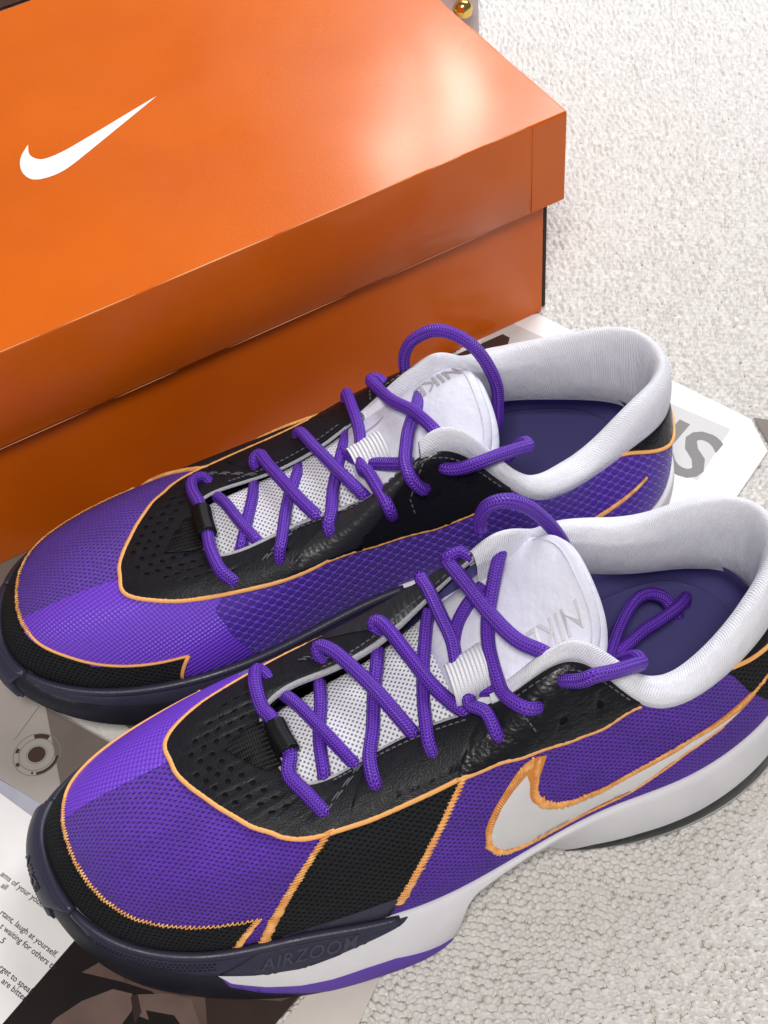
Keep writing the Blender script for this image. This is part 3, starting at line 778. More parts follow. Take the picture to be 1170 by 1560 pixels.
HOLES = [(14.31, 0.838), (14.12, 0.825), (13.45, 0.917), (13.88, 0.816), (13.35, 0.89), (12.86, 0.939), (13.25, 0.862), (12.8, 0.907), (13.17, 0.833), (12.74, 0.873), (12.38, 0.939), (12.69, 0.841), (12.35, 0.903), (12.34, 0.87), (12.64, 0.808), (12.33, 0.834), (12.03, 0.852), (12.27, 0.795), (11.76, 0.869), (12.0, 0.815), (11.73, 0.831), (11.5, 0.883), (11.73, 0.793), (11.52, 0.845), (11.24, 0.9), (11.51, 0.809), (11.27, 0.861), (10.94, 0.914), (11.28, 0.821), (10.98, 0.874), (10.59, 0.923), (11.02, 0.834), (10.66, 0.882), (10.17, 0.922), (10.72, 0.843), (10.27, 0.884), (9.64, 0.892), (9.81, 0.864)]
EYE_L = [(8.72, .83), (7.81, .82), (7.08, .86), (6.04, .83), (5.39, .81), (5.04, .86)]
EYE_M = [(15.1, .78), (15.93, .79), (16.48, .87), (17.6, .70), (18.1, .76), (18.42, .86)]
SPARE_L = [(4.47, .78), (4.96, .68)]; SPARE_M = [(18.85, .78), (18.5, .66)]
SW_FILL = [(5.36, .505), (5.52, .475), (5.66, .43), (5.73, .37), (5.755, .322), (5.72, .262), (5.65, .222), (5.56, .188), (5.46, .162), (5.28, .128), (5.09, .112), (4.5, .105), (3.7, .172), (3.3, .33), (2.9, .415), (2.2, .462), (2.6, .478), (2.95, .468), (3.40, .388), (3.95, .277), (4.3, .242), (4.67, .243), (4.9, .278), (5.09, .324), (5.2, .362), (5.26, .40), (5.29, .46)]
SW_OUT = [(5.10, .545), (5.25, .56), (5.42, .564), (5.55, .54), (5.67, .495), (5.77, .45), (5.83, .402), (5.85, .36), (5.83, .325), (5.76, .27), (5.67, .221), (5.57, .175), (5.46, .141), (5.23, .089), (4.63, .085), (3.92, .122), (3.42, .262), (2.87, .398), (2.47, .428), (1.79, .487), (1.2, .53), (1.2, .57), (1.87, .535), (2.44, .523), (2.86, .512), (3.26, .454), (3.63, .375), (4.14, .275), (4.61, .258), (4.93, .307), (5.05, .345), (5.12, .379), (5.16, .443)]

def wlim(u):
    uu = [0, 4.0, 4.2, 4.4, 4.75, 5.05, 5.5, 5.85, 5.97, 6.02, 6.06, 6.09, 24]
    ww = [1, 1, .95, .75, .3, .12, .10, .15, .24, .42, .75, 1, 1]
    return np.interp(np.asarray(u) % 24, uu, ww)

def stitch_row(sh, name, line, S, off, width, pitch, mat, parent=None, slant=0.35, r=0.035, jitter=0.2, zig=False):
    """short threads laid across a line drawn on the shoe"""
    su, sv = 3.0, 5.5
    p = resample(np.array(line, float) * (su, sv), pitch); t = np.gradient(p, axis=0); t /= np.linalg.norm(t, axis=1)[:, None]; nn = np.stack([-t[:, 1], t[:, 0]], 1)
    parts = []
    wd = np.full(len(p), width) if np.isscalar(width) else np.interp(np.linspace(0, 1, len(p)), np.linspace(0, 1, len(width)), width)
    for i in range(len(p)):
        j = rng.normal(0, jitter, 3); sl = slant * (-1 if (zig and i % 2) else 1)
        a = p[i] - nn[i] * wd[i] * 0.5 * (1 + j[0] * 0.5) - t[i] * sl * wd[i] * 0.5; b = p[i] + nn[i] * wd[i] * 0.5 * (1 + j[1] * 0.5) + t[i] * sl * wd[i] * 0.5
        q = np.array([a, a * 0.75 + b * 0.25, a * 0.5 + b * 0.5, a * 0.25 + b * 0.75, b]); h = np.array([-0.01, r * 0.9, r * 1.3, r * 0.9, -0.01]) + off + abs(j[2]) * 0.02
        path = S.off(q[:, 0] / su, np.clip(q[:, 1] / sv, 0, 1), h)
        parts.append(tube_data(path, r, 5))
    V, F, U = merge(parts)
    return sh.add(name, V, F, mat, U, parent)

def running_stitch(sh, name, line, S, off, parent=None, mat='thread_dark', ln=0.2, gap=0.11, r=0.03):
    su, sv = 3.0, 5.5
    p = resample(np.array(line, float) * (su, sv), 0.05); n = int((ln + gap) / 0.05); k = int(ln / 0.05); parts = []
    for i in range(0, len(p) - k - 1, n):
        q = p[i:i + k + 1]; h = off + np.sin(np.linspace(0, math.pi, len(q))) * r * 0.9
        parts.append(tube_data(S.off(q[:, 0] / su, np.clip(q[:, 1] / sv, 0, 1), h), r, 5))
    if parts:
        V, F, U = merge(parts); return sh.add(name, V, F, mat, U, parent)

def wrap_text(sh, name, s, S, u0, u1, w0, hgt, slope, mat, parent, off, depth, shear=0.0, bold=0.02, spacing=1.0):
    V, F = text2d(s, 1.0, 0.5, shear, bold, spacing)
    x0, x1 = V[:, 0].min(), V[:, 0].max(); k = (V[:, 0] - x0) / (x1 - x0)
    if sh.m < 0: k = 1 - k
    u = u0 + (u1 - u0) * k; wv = w0 + slope * k - (V[:, 1] / 0.7) * hgt
    P = S.off(u, np.clip(wv, 0, 1), off + (V[:, 2] + 0.5) * depth)
    G = [f[::-1] for f in F] if sh.m > 0 else F
    return sh.add(name, P, [tuple(f) for f in G], mat, np.zeros((len(P), 2)), parent, smooth=False)

def build_sole(sh):
    # ---- midsole: white foam ring with lip, side wall and underside
    us = np.arange(0, 24, 0.08); us = np.sort(np.concatenate([us, [5.985, 6.005, 6.025, 6.045, 6.055, 6.065, 6.07, 6.1]])); n = len(us)
    P = pspl(ST_P, us); nn = pspl(outn(ST_P), us); lim = wlim(us)
    rows = []
    a = P.copy(); a[:, :2] -= nn * 0.35; a[:, 2] -= 0.35; rows.append(a)
    a = P.copy(); a[:, :2] -= nn * 0.02; a[:, 2] += 0.03; rows.append(a)
    a = P.copy(); a[:, :2] += nn * 0.10; a[:, 2] += 0.05; rows.append(a)
    for w_ in np.linspace(0, 1, 14):
        rows.append(SO.at(us, w_ * lim))
    e = rows[-1].copy()
    for k, dz in ((0.15, -0.06), (0.5, -0.05), (1.6, 0.10)):
        a = e.copy(); a[:, :2] -= nn * k; a[:, 2] += dz + (0.25 if k > 1 else 0); a[:, 2] = np.maximum(a[:, 2], 0.0); rows.append(a)
    low = sstep(us, 6.9, 7.2) * (1 - sstep(us, 18.3, 18.6))
    for k in range(3): rows[k][:, 2] -= 0.28 * low
    rows[2][:, :2] -= nn * (0.2 * low)[:, None]
    rows[3][:, :2] -= nn * (0.12 * low)[:, None]; rows[3][:, 2] -= 0.12 * low
    V = np.array(rows).transpose(1, 0, 2).reshape(-1, 3)
    F = [f[::-1] for f in grid_faces(n, len(rows), True)]
    F.append(tuple(i * len(rows) + len(rows) - 1 for i in range(n)))
    mid = sh.add('midsole', V, F, 'foam')
    # ---- charcoal rubber: rand, outsole wrap, toe bumper
    groove_l = [(10.97, .04), (10.47, .25), (9.99, .27), (9.51, .30), (8.98, .36)]
    rand = [(11.4, 0.0), (11.4, .05)] + groove_l + [(8.57, .42), (8.07, .432), (7.57, .31), (7.17, .19), (6.95, .12), (6.82, .03), (6.80, 0.0)]
    r1 = sh.panel('sidewall_rand', [rand], 0.0, 0.10, 'rubber', SO, 0.2)
    med = [(12.9, 0.0), (12.9, .05), (13.35, .06), (13.8, .25), (14.5, .30), (16, .34), (17.2, .36), (18.2, .40), (18.6, .2), (18.8, 0.0)]
    r2 = sh.panel('sidewall_rand', [med], 0.0, 0.10, 'rubber', SO, 0.2)
    wrap = [(11.9, .02), (11.0, .05), (10.47, .262), (9.99, .285), (9.51, .315), (8.98, .372), (8.83, .57), (8.46, .76), (8.1, .86), (7.7, .97), (7.7, 1.0), (11.9, 1.0)]
    sh.panel('outsole_wrap', [wrap], -0.01, 0.04, 'rubber_in', SO, 0.2)
    wrapm = [(12.6, .02), (13.3, .06), (13.8, .27), (14.5, .315), (16, .36), (17.2, .38), (18.2, .42), (18.3, 1.0), (12.6, 1.0)]
    sh.panel('outsole_wrap', [wrapm], -0.01, 0.04, 'rubber_in', SO, 0.2)
    pur = [(8.93, .43), (8.83, .56), (8.46, .69), (8.08, .75), (7.71, .744), (7.31, .68), (6.95, .66), (6.5, .78), (6.2, .86), (6.11, .93), (6.11, 1.0), (7.75, 1.0), (8.15, .9), (8.5, .80), (8.85, .62)]
    sh.panel('outsole_edge', [pur], -0.01, 0.07, 'outsole_purple', SO, 0.2)
    bump = [(11.0, 0.0), (11.22, .25), (11.36, .55), (11.25, 1.0), (13.1, 1.0), (12.98, .55), (13.12, .25), (13.3, 0.0)]
    bp = sh.panel('toe_bumper', [bump], 0.02, 0.20, 'rubber', SO, 0.16)
    # lip rolled over the edge of the toe rubber
    for ua, ub, rr, nm in ((11.02, 13.28, 0.20, 'bumper_lip'), (6.9, 11.0, 0.19, 'rand_lip'), (13.3, 18.6, 0.19, 'rand_lip')):
        q = np.linspace(ua, ub, int((ub - ua) * 14)); pth = SO.off(q, np.full(len(q), 0.02), -0.02)
        rad = rr * (0.85 + 0.15 * np.sqrt(np.clip(np.sin(np.linspace(0.0, math.pi, len(q))) * 3, 0, 1)))
        sh.tube(nm, pth, rad, 'rubber', bp if 'bump' in nm else (r1 if ua < 10 else r2), 10)
    # upper wing of the rand reaching onto the knit
    sh.panel('rand_wing', [[(8.25, 0.0), (8.03, .035), (7.54, .115), (7.16, .168), (6.95, .182), (6.88, .175), (7.08, 0.0)]], 0.02, 0.07, 'rubber', UP, 0.2)
    # raised tread blocks along the rand (fine knurl)
    parts = []
    for row in range(3):
        for q in np.arange(9.0, 10.75, 0.055):
            wv = 0.13 + row * 0.05 + 0.02 * (q - 9); u = q + (row % 2) * 0.027
            if wv > np.interp(u, [8.98, 9.51, 9.99, 10.47, 10.97], [.34, .28, .25, .21, .05]): continue
            c = SO.off(np.array([u - .018, u + .018, u + .018, u - .018, u - .012, u + .012, u + .012, u - .012]), np.array([wv - .016, wv - .016, wv + .016, wv + .016, wv - .01, wv - .01, wv + .01, wv + .01]), np.array([.095] * 4 + [.125] * 4))
            parts.append((c, [(4, 5, 6, 7), (0, 1, 5, 4), (1, 2, 6, 5), (2, 3, 7, 6), (3, 0, 4, 7)], np.zeros((8, 2))))
    V, F, U = merge(parts); sh.add('knurling', V, F, 'rubber_in', U, r1, smooth=False, kind='stuff')
    # side embossing and toe embossing
    wrap_text(sh, 'embossed_word', 'AIRZOOM', SO, 8.5, 7.4, 0.33, 0.17, -0.085, 'rubber_highlight', r1, 0.09, 0.07, 0.25, 0.012, 1.1)
    if bp: wrap_text(sh, 'embossed_word', 'NIKE', SO, 12.2, 11.62, 0.62, 0.26, -0.02, 'rubber_in', bp, 0.21, 0.05, 0.1, 0.03)
    tick = [(11.95, .80), (11.8, .86), (11.45, .70), (11.75, .80)]
    sh.panel('embossed_tick', [tick], 0.20, 0.05, 'rubber_in', SO, 0.1, parent=bp)
    # sculpted line between rand halves
    q = np.array([(8.62, .10), (8.72, .2), (8.9, .31)]); sh.tube('rand_groove', SO.off(np.linspace(8.45, 8.95, 10), np.linspace(.02, .33, 10), 0.10), 0.035, 'rubber_in', r1, 6)
    # heel stripe
    st = [(4.14, .955), (3.88, .80), (3.32, .70), (2.68, .66), (2.18, .60), (1.70, .54), (1.0, .52), (0.2, .55), (-1, .6), (-2, .7), (-3, .9), (-3, .97), (-2, .9), (-1, .86), (0.2, .85), (1.0, .86), (1.7, .86), (2.3, .88), (2.86, .9), (3.51, .93), (4.0, .985)]
    sh.panel('heel_stripe', [st], -0.01, 0.05, 'stripe', SO, 0.2)
    return mid

def build_upper(sh):
    # ---- base knit
    us = np.arange(0, 24, 0.1); vs = np.linspace(0, 1, 34); n = len(us)
    V = np.array([UP.at(us, np.full(n, v)) for v in vs]).transpose(1, 0, 2).reshape(-1, 3)
    up = sh.add('upper', V, [f[::-1] for f in grid_faces(n, len(vs), True)], 'knit')
    # ---- film on the medial toe and open mesh on the medial quarter
    top = [q for q in VAMP if 12.3 < q[0] < 15.4]
    film = [(12.42, 0.0), (12.36, .28), (12.38, .42), (12.38, .58), (12.40, .76)] + [(u, v + .04) for u, v in top] + [(15.49, .65), (15.6, .52), (15.99, .377), (16.46, .149), (16.6, 0.0)]
    sh.panel('toe_film', [film], 0.0, 0.022, 'film', UP, 0.3)
    med = [(16.62, 0.0), (16.47, .149), (16.0, .377), (15.61, .52), (15.5, .65), (16.21, .62), (17.11, .60), (18.08, .5), (18.85, .52), (19.25, .67), (19.49, .97), (20.5, .99), (21.6, .99), (22.4, .75), (23.0, .52), (23.4, .3), (23.5, 0.0)]
    sh.panel('mesh_quarter', [med], 0.0, 0.015, 'honey', UP, 0.3)
    # ---- black knit toe guard with orange zigzag edging
    g = sh.panel('toe_guard', [GUARD], 0.0, 0.035, 'knit_black', UP, 0.25)
    stitch_row(sh, 'edge_stitching', GUARD[1:12], UP, 0.04, 0.13, 0.085, 'thread', g, 0.7, 0.022, 0.5, True)
    sh.tube('edge_stitching', UP.off(*(resample(catmull(np.array(GUARD[11:19]) , 6), 0.05).T), 0.05), 0.06, 'piping', g, 7)
    stitch_row(sh, 'edge_stitching', [GUARD[0], GUARD[1]], UP, 0.04, 0.24, 0.085, 'thread', g, 0.5, 0.033, 0.3)
    sh.tube('edge_stitching', UP.off(*(resample(np.array(GUARD[-2:]), 0.05).T), 0.05), 0.09, 'piping', g, 7)
    # ---- black side band with two orange ladder stitches
    band = [(8.18, .70), (8.24, .5), (8.33, .25), (8.42, 0.0), (7.0, 0.0), (6.95, .10), (6.75, .30), (6.55, .5), (6.38, .72), (7.1, .69)]
    b = sh.panel('side_band', [band], 0.0, 0.03, 'knit_black', UP, 0.3)
    for ln in ([(8.17, .66), (8.24, .5), (8.33, .25), (8.43, 0.0)], [(6.38, .69), (6.55, .5), (6.75, .30), (6.9, .14)]):
        sh.panel('stitch_tape', [[(u - .035, v) for u, v in ln] + [(u + .045, v) for u, v in ln[::-1]]], 0.02, 0.025, 'piping', UP, 0.2, parent=b)
        stitch_row(sh, 'ladder_stitching', ln, UP, 0.05, 0.34, 0.085, 'thread', b, 0.35, 0.036, 0.25)
    # ---- heel patch (black knit), heel band (leather), orange edge
    hp = [(2.3, .99), (2.04, .562), (1.77, .315), (1.3, .26), (0.6, .3), (0.2, .5), (0.2, .99)]
    sh.panel('heel_patch', [hp], 0.0, 0.03, 'knit_black', UP, 0.25)
    low = [(2.2, .99), (1.9, .85), (1.36, .735), (0.7, .63), (0, .56), (-.4, .53), (-.89, .52), (-1.53, .69), (-2.37, .99)]
    hb = sh.panel('heel_band', [low], 0.02, 0.06, 'gloss', UP, 0.25)
    sh.tube('piping', UP.off(*(resample(catmull(np.array(low), 5), 0.04).T), 0.08), 0.085, 'piping', hb, 8)
    # ---- the swoosh on the lateral side, satin-stitched rim; thin stitched tick on the medial side
    lp = [tuple(q) for q in SW_FILL]
    f = sh.panel('swoosh', [lp], 0.02, 0.03, 'swoosh', UP, 0.2)
    sh.panel('swoosh_rim', [SW_OUT], 0.0, 0.025, 'rim_base', UP, 0.15, parent=f)
    o1 = catmull(np.array(SW_OUT[3:22]), 6); mid1 = np.array(SW_FILL[:15])
    rimline = [(5.30, .545), (5.42, .540), (5.56, .508), (5.68, .458), (5.76, .40), (5.79, .335), (5.765, .275), (5.68, .222), (5.57, .175), (5.42, .135), (5.15, .100), (4.63, .095), (3.9, .128), (3.46, .255), (3.0, .392), (2.5, .437)]
    wid = [.24, .24, .22, .20, .18, .17, .15, .13, .11, .09, .07, .07, .07, .07, .07, .07]
    stitch_row(sh, 'satin_stitching', catmull(np.array(rimline), 8), UP, 0.035, wid, 0.055, 'thread', f, 0.12, 0.024, 0.4)
    rim2 = [(5.22, .545), (5.20, .49), (5.20, .44), (5.175, .40), (5.12, .362), (5.03, .325), (4.9, .290), (4.65, .255), (4.35, .252), (4.1, .268), (3.63, .370), (3.26, .448), (2.9, .495), (2.4, .495), (1.9, .516), (1.3, .55)]
    wid2 = [.23, .23, .23, .21, .20, .19, .18, .18, .18, .18, .17, .16, .16, .17, .15, .12]
    stitch_row(sh, 'satin_stitching', catmull(np.array(rim2), 8), UP, 0.035, wid2, 0.055, 'thread', f, 0.12, 0.024, 0.4)
    tick = catmull(np.array([(20.4, .14), (20.93, .291), (21.43, .40), (22.13, .50)]), 8)
    stitch_row(sh, 'stitched_tick', tick, UP, 0.02, [.34, .30, .26, .2, .1], 0.05, 'thread', None, 0.5, 0.034, 0.15)
    # ---- black vamp overlay with perforations; glossy ankle overlays with eyelets
    i0 = [k for k, q in enumerate(VAMP) if q[0] == 6.48][0]; i1 = [k for k, q in enumerate(VAMP) if q[0] == 17.11][0]
    sm = lambda pts: [tuple(q) for q in catmull(np.array(pts), 4)]
    ring = lambda a, b, k: [(u, 1.0) for u in np.linspace(a, b, k)]
    sh.panel('vamp_lining', [sm(VAMP[i0:i1 + 1]) + ring(17.11, 6.48, 80)], 0.0, 0.02, 'underlay', UP, 0.35)
    holes = []
    for u, v in HOLES:
        c = UP.at(np.array([u]), np.array([v]))[0]; e = 1e-2
        du = np.linalg.norm(UP.at(np.array([u + e]), np.array([v]))[0] - c) / e; dv = np.linalg.norm(UP.at(np.array([u]), np.array([v + e]))[0] - c) / e
        holes.append([((u + 0.105 / du * math.cos(a)) * 3.0, (v + 0.105 / dv * math.sin(a)) * 5.5) for a in np.linspace(0, TAU, 11)[:-1]])
    eyes = []
    def eyehole(u, v, r=0.15):
        c = UP.at(np.array([u]), np.array([v]))[0]; e = 1e-2
        du = np.linalg.norm(UP.at(np.array([u + e]), np.array([v]))[0] - c) / e; dv = np.linalg.norm(UP.at(np.array([u]), np.array([v + e]))[0] - c) / e
        return [((u + r / du * math.cos(a)), (v + r / dv * math.sin(a))) for a in np.linspace(0, TAU, 13)[:-1]]
    # hole loops are scaled in panel(), so hand them over unscaled
    hl = [[(x / 3.0, y / 5.5) for x, y in h] for h in holes]
    hl += [eyehole(u, v) for u, v in EYE_L[:3] + EYE_M[:3]]
    vo = sh.panel('vamp_overlay', [sm(VAMP[i0:i1 + 1]) + ring(17.11, 6.48, 80)] + hl, 0.03, 0.07, 'leather', UP, 0.25)
    lat = sm(VAMP[:i0 + 1]) + ring(6.62, 3.9, 30)[0:]
    la = sh.panel('ankle_overlay', [lat] + [eyehole(u, v) for u, v in EYE_L[3:] + SPARE_L], 0.04, 0.09, 'gloss', UP, 0.22)
    sh.panel('ankle_lining', [lat], 0.0, 0.02, 'underlay', UP, 0.35, parent=la)
    mdl = sm(VAMP[i1:]) + ring(19.4, 16.98, 30)
    ma = sh.panel('ankle_overlay', [mdl] + [eyehole(u, v) for u, v in EYE_M[3:] + SPARE_M], 0.04, 0.09, 'gloss', UP, 0.22)
    sh.panel('ankle_lining', [mdl], 0.0, 0.02, 'underlay', UP, 0.35, parent=ma)
    # second leather layer along the medial and lateral eyestay with stitched ends
    ey = sh.panel('eyestay_strip', [[(16.45, .985), (16.35, .86), (16.30, .70), (16.6, .60), (17.11, .565), (17.6, .5), (17.75, .62), (17.78, .985)]], 0.10, 0.06, 'gloss_grey', UP, 0.22)
    ey2 = sh.panel('eyestay_strip', [[(6.30, .985), (6.42, .86), (6.50, .73), (6.8, .72), (7.4, .70), (7.95, .70), (8.12, .84), (8.2, .985)]], 0.09, 0.05, 'leather', UP, 0.22)
    running_stitch(sh, 'stitching', [(16.5, .94), (17.7, .94)], UP, 0.17, ey)
    for k in (0.0, .07):
        running_stitch(sh, 'stitching', [(15.55 + k, .97), (15.65 + k, .72)], UP, 0.11, vo)
        running_stitch(sh, 'stitching', [(8.35 + k, .97), (8.45 + k, .76)], UP, 0.11, vo)
    running_stitch(sh, 'stitching', [(u, .955) for u in np.linspace(8.9, 6.6, 30)], UP, 0.15, ey2)
    running_stitch(sh, 'stitching', [(u, .945) for u in np.linspace(15.2, 16.4, 30)], UP, 0.11, vo)
    for q, pr in ((np.linspace(4.05, 5.9, 30), la), (np.linspace(17.8, 19.3, 30), ma)):
        running_stitch(sh, 'stitching', [(u, .935) for u in q], UP, 0.14, pr)
    running_stitch(sh, 'stitching', [(5.95, .96), (5.6, .80), (5.3, .66)], UP, 0.14, la)
    running_stitch(sh, 'stitching', [(17.85, .96), (18.1, .66), (18.35, .55)], UP, 0.14, ma)
    # perforation in the leather edge: piping along the whole overlay
    for a, b_, pr in ((0, i0 + 1, la), (i0, i1 + 1, vo), (i1, len(VAMP), ma)):
        q = resample(catmull(np.array(VAMP[a:b_]) * (3.0, 5.5), 6), 0.12) / (3.0, 5.5)
        wob = 0.055 + 0.004 * np.sin(np.arange(len(q)) * 1.7) + rng.normal(0, .003, len(q)); vq = np.clip(q[:, 1] - 0.004, 0, 1)
        sh.tube('piping', UP.off(q[:, 0], vq, wob), 0.088 + rng.normal(0, .003, len(q)), 'piping', pr, 9, flat=0.5, up=UP.nrm(q[:, 0], vq))
    return up

def collar_sections(us, A_=None):
    T = pspl(ST_T, us); n = pspl(outn(ST_T), us); n /= np.linalg.norm(n, axis=1)[:, None]; K = pspl(ST_K, us)
    uu = np.where(us > 12, us - 24, us)      # -6 .. 6
    au = np.abs(uu - 0.0)
    wd = 0.50 + 0.52 * (1 - sstep(au, 3.3, 5.0)) - 0.25 * (1 - sstep(au, 0.3, 1.6)); endk = 1 - sstep(au, 5.3, 6.3)
    K = np.maximum(K, 0.25 + 0.3 * endk)
    return T, n, K, wd, endk

def build_inside(sh):
    # ---- padded white collar
    us = np.arange(17.7, 30.31, 0.06); T, n, K, wd, ek = collar_sections(us % 24)
    prof = [(0.10, -0.45, 0), (-0.06, -0.10, 0), (-0.12, 0.10, .12), (-0.10, .05, .5), (0.04, 0.02, .84), (.30, 0.06, .99), (.55, .10, 1.0), (.80, 0.02, .92), (1.0, -0.05, .68), (1.12, -.1, .3), (1.14, -0.7, 0), (1.0, -1.5, 0), (.8, -2.1, 0)]
    V = []
    for o, dz, k in prof:
        a = T.copy(); sc = np.where(np.array(o) > 0.2, wd, np.maximum(wd, .6)); a[:, :2] -= n * (o * sc)[:, None]; a[:, 2] += dz + k * K; V.append(a)
    V = np.array(V).transpose(1, 0, 2)
    V = np.array([catmull(s, 4) for s in V]); nv = V.shape[1]
    L = np.r_[0, np.cumsum(np.linalg.norm(np.diff(T, axis=0), axis=1))]
    uv = np.stack([np.repeat(L, nv), np.tile(np.linspace(0, 5, nv), len(us))], 1)
    col = sh.add('collar', V.reshape(-1, 3), [f[::-1] for f in grid_faces(len(us), nv)], 'lining', uv)
    # small purple tick on the heel of the collar, size label inside
    jj = lambda u: int(np.argmin(np.abs(us - u)))
    tk = np.array([(-.30, 13.5), (-.16, 12.2), (-.02, 11.2), (.22, 9.0), (.02, 10.4), (-.12, 10.9), (-.2, 11.6)])
    def cpt(u, r, o):
        i = jj(24 + u); r0 = int(r); fr = r - r0; p = V[i, r0] * (1 - fr) + V[i, r0 + 1] * fr; return p + np.array([-o, 0, 0])
    pts = np.array([cpt(u, r, 0.04) for u, r in tk]); 
    sh.add('heel_tick', pts, [tuple(range(len(pts)))], 'outsole_purple', np.zeros((len(pts), 2)), col, smooth=False)
    # ---- lining of the foot well and insole
    us = np.arange(0, 24.01, 0.1); T = pspl(ST_T, us % 24); n = pspl(outn(ST_T), us % 24); P = pspl(ST_P, us % 24); nP = pspl(outn(ST_P), us % 24)
    uu = np.where(us > 12, us - 24, us); back = 1 - sstep(np.abs(uu), 4.5, 6.3)
    a = T.copy(); a[:, :2] -= n * (0.12 + 0.72 * back)[:, None]; a[:, 2] -= 0.15 + 1.5 * back
    c = P.copy(); c[:, :2] -= nP * 0.75; c[:, 2] = 1.75
    m_ = a * 0.45 + c * 0.55; m_[:, :2] += nP * 0.25
    V = np.array([a, a * .75 + m_ * .25 + 0, m_, c]).transpose(1, 0, 2); V = np.array([catmull(s, 5) for s in V]); nv = V.shape[1]
    ff = grid_faces(len(us), nv); fr = lambda f: 6.6 < us[f[0] // nv] < 17.4
    sh.add('lining', V.reshape(-1, 3), [f for f in ff if not fr(f)], 'lining_low')
    sh.add('throat_lining', V.reshape(-1, 3), [f for f in ff if fr(f)], 'underlay')
    q = c[:-1].copy(); q[:, :2] -= nP[:-1] * 0.10
    W_, F_, bd = cdt([q[:, :2].tolist()], 0.8)
    z = 2.12 + 0.0 * W_[:, 0]
    F_ = [tuple(f) for f in F_]
    Vv = np.stack([W_[:, 0], W_[:, 1], z], 1)
    if np.cross(Vv[F_[0][1]] - Vv[F_[0][0]], Vv[F_[0][2]] - Vv[F_[0][0]])[2] < 0: F_ = [f[::-1] for f in F_]
    ins = sh.add('insole', Vv, F_, 'insole', W_)
    sh.tube('insole_edge', np.c_[q[:, :2] - nP[:-1] * 0.06, np.full(len(q), 2.10)], 0.07, 'insole', ins, 6)
    # ---- raw foam edge of the throat
    q = np.linspace(6.2, 17.9, 160); pth = UP.off(q, np.full(len(q), 0.995), 0.02)
    sh.tube('throat_binding', pth, 0.075 + 0.05 * sstep(q, 12.5, 14), 'edge', None, 8)

TG = dict()
def tongue_frame(sh, tilt, top):
    ctrl = np.array([(20.9, 4.55), (19.6, 5.0), (18, 5.35), (16, 5.80), (14, 6.55), (12, 7.5), (10, 8.5), (8.1, top)])
    c = catmull(ctrl, 12); s = np.linspace(0, 1, len(c))
    wctrl = np.interp(s, [0, .2, .5, .62, .8, .93, 1], [1.3, 1.75, 2.0, 2.35, 2.85, 2.95, 2.6])
    drop = np.interp(s, [0, .5, .75, 1], [.25, .45, .9, 1.25])
    def at(a, b, h=0.0):
        a = np.asarray(a, float); b = np.asarray(b, float)
        x = np.interp(a, s, c[:, 0]); z = np.interp(a, s, c[:, 1]); w_ = np.interp(a, s, wctrl); d = np.interp(a, s, drop)
        t = sstep(a, .55, 1.0); y0 = -0.62 + 0.2 * t
        w_ = w_ * np.where(b * sh.m < 0, 1 - 0.16 * t * (1 - sstep(a, .93, 1.0) * .3), 1.0)      # one edge stands clear of the collar
        # lateral edges pull back and down round the ankle
        return np.stack([x + 0.65 * sstep(a, .7, 1.0) * b ** 4, y0 + w_ * b * (1 - 0.06 * b * b * t), z - d * b * b + tilt * t * w_ * b + h], -1)
    return at
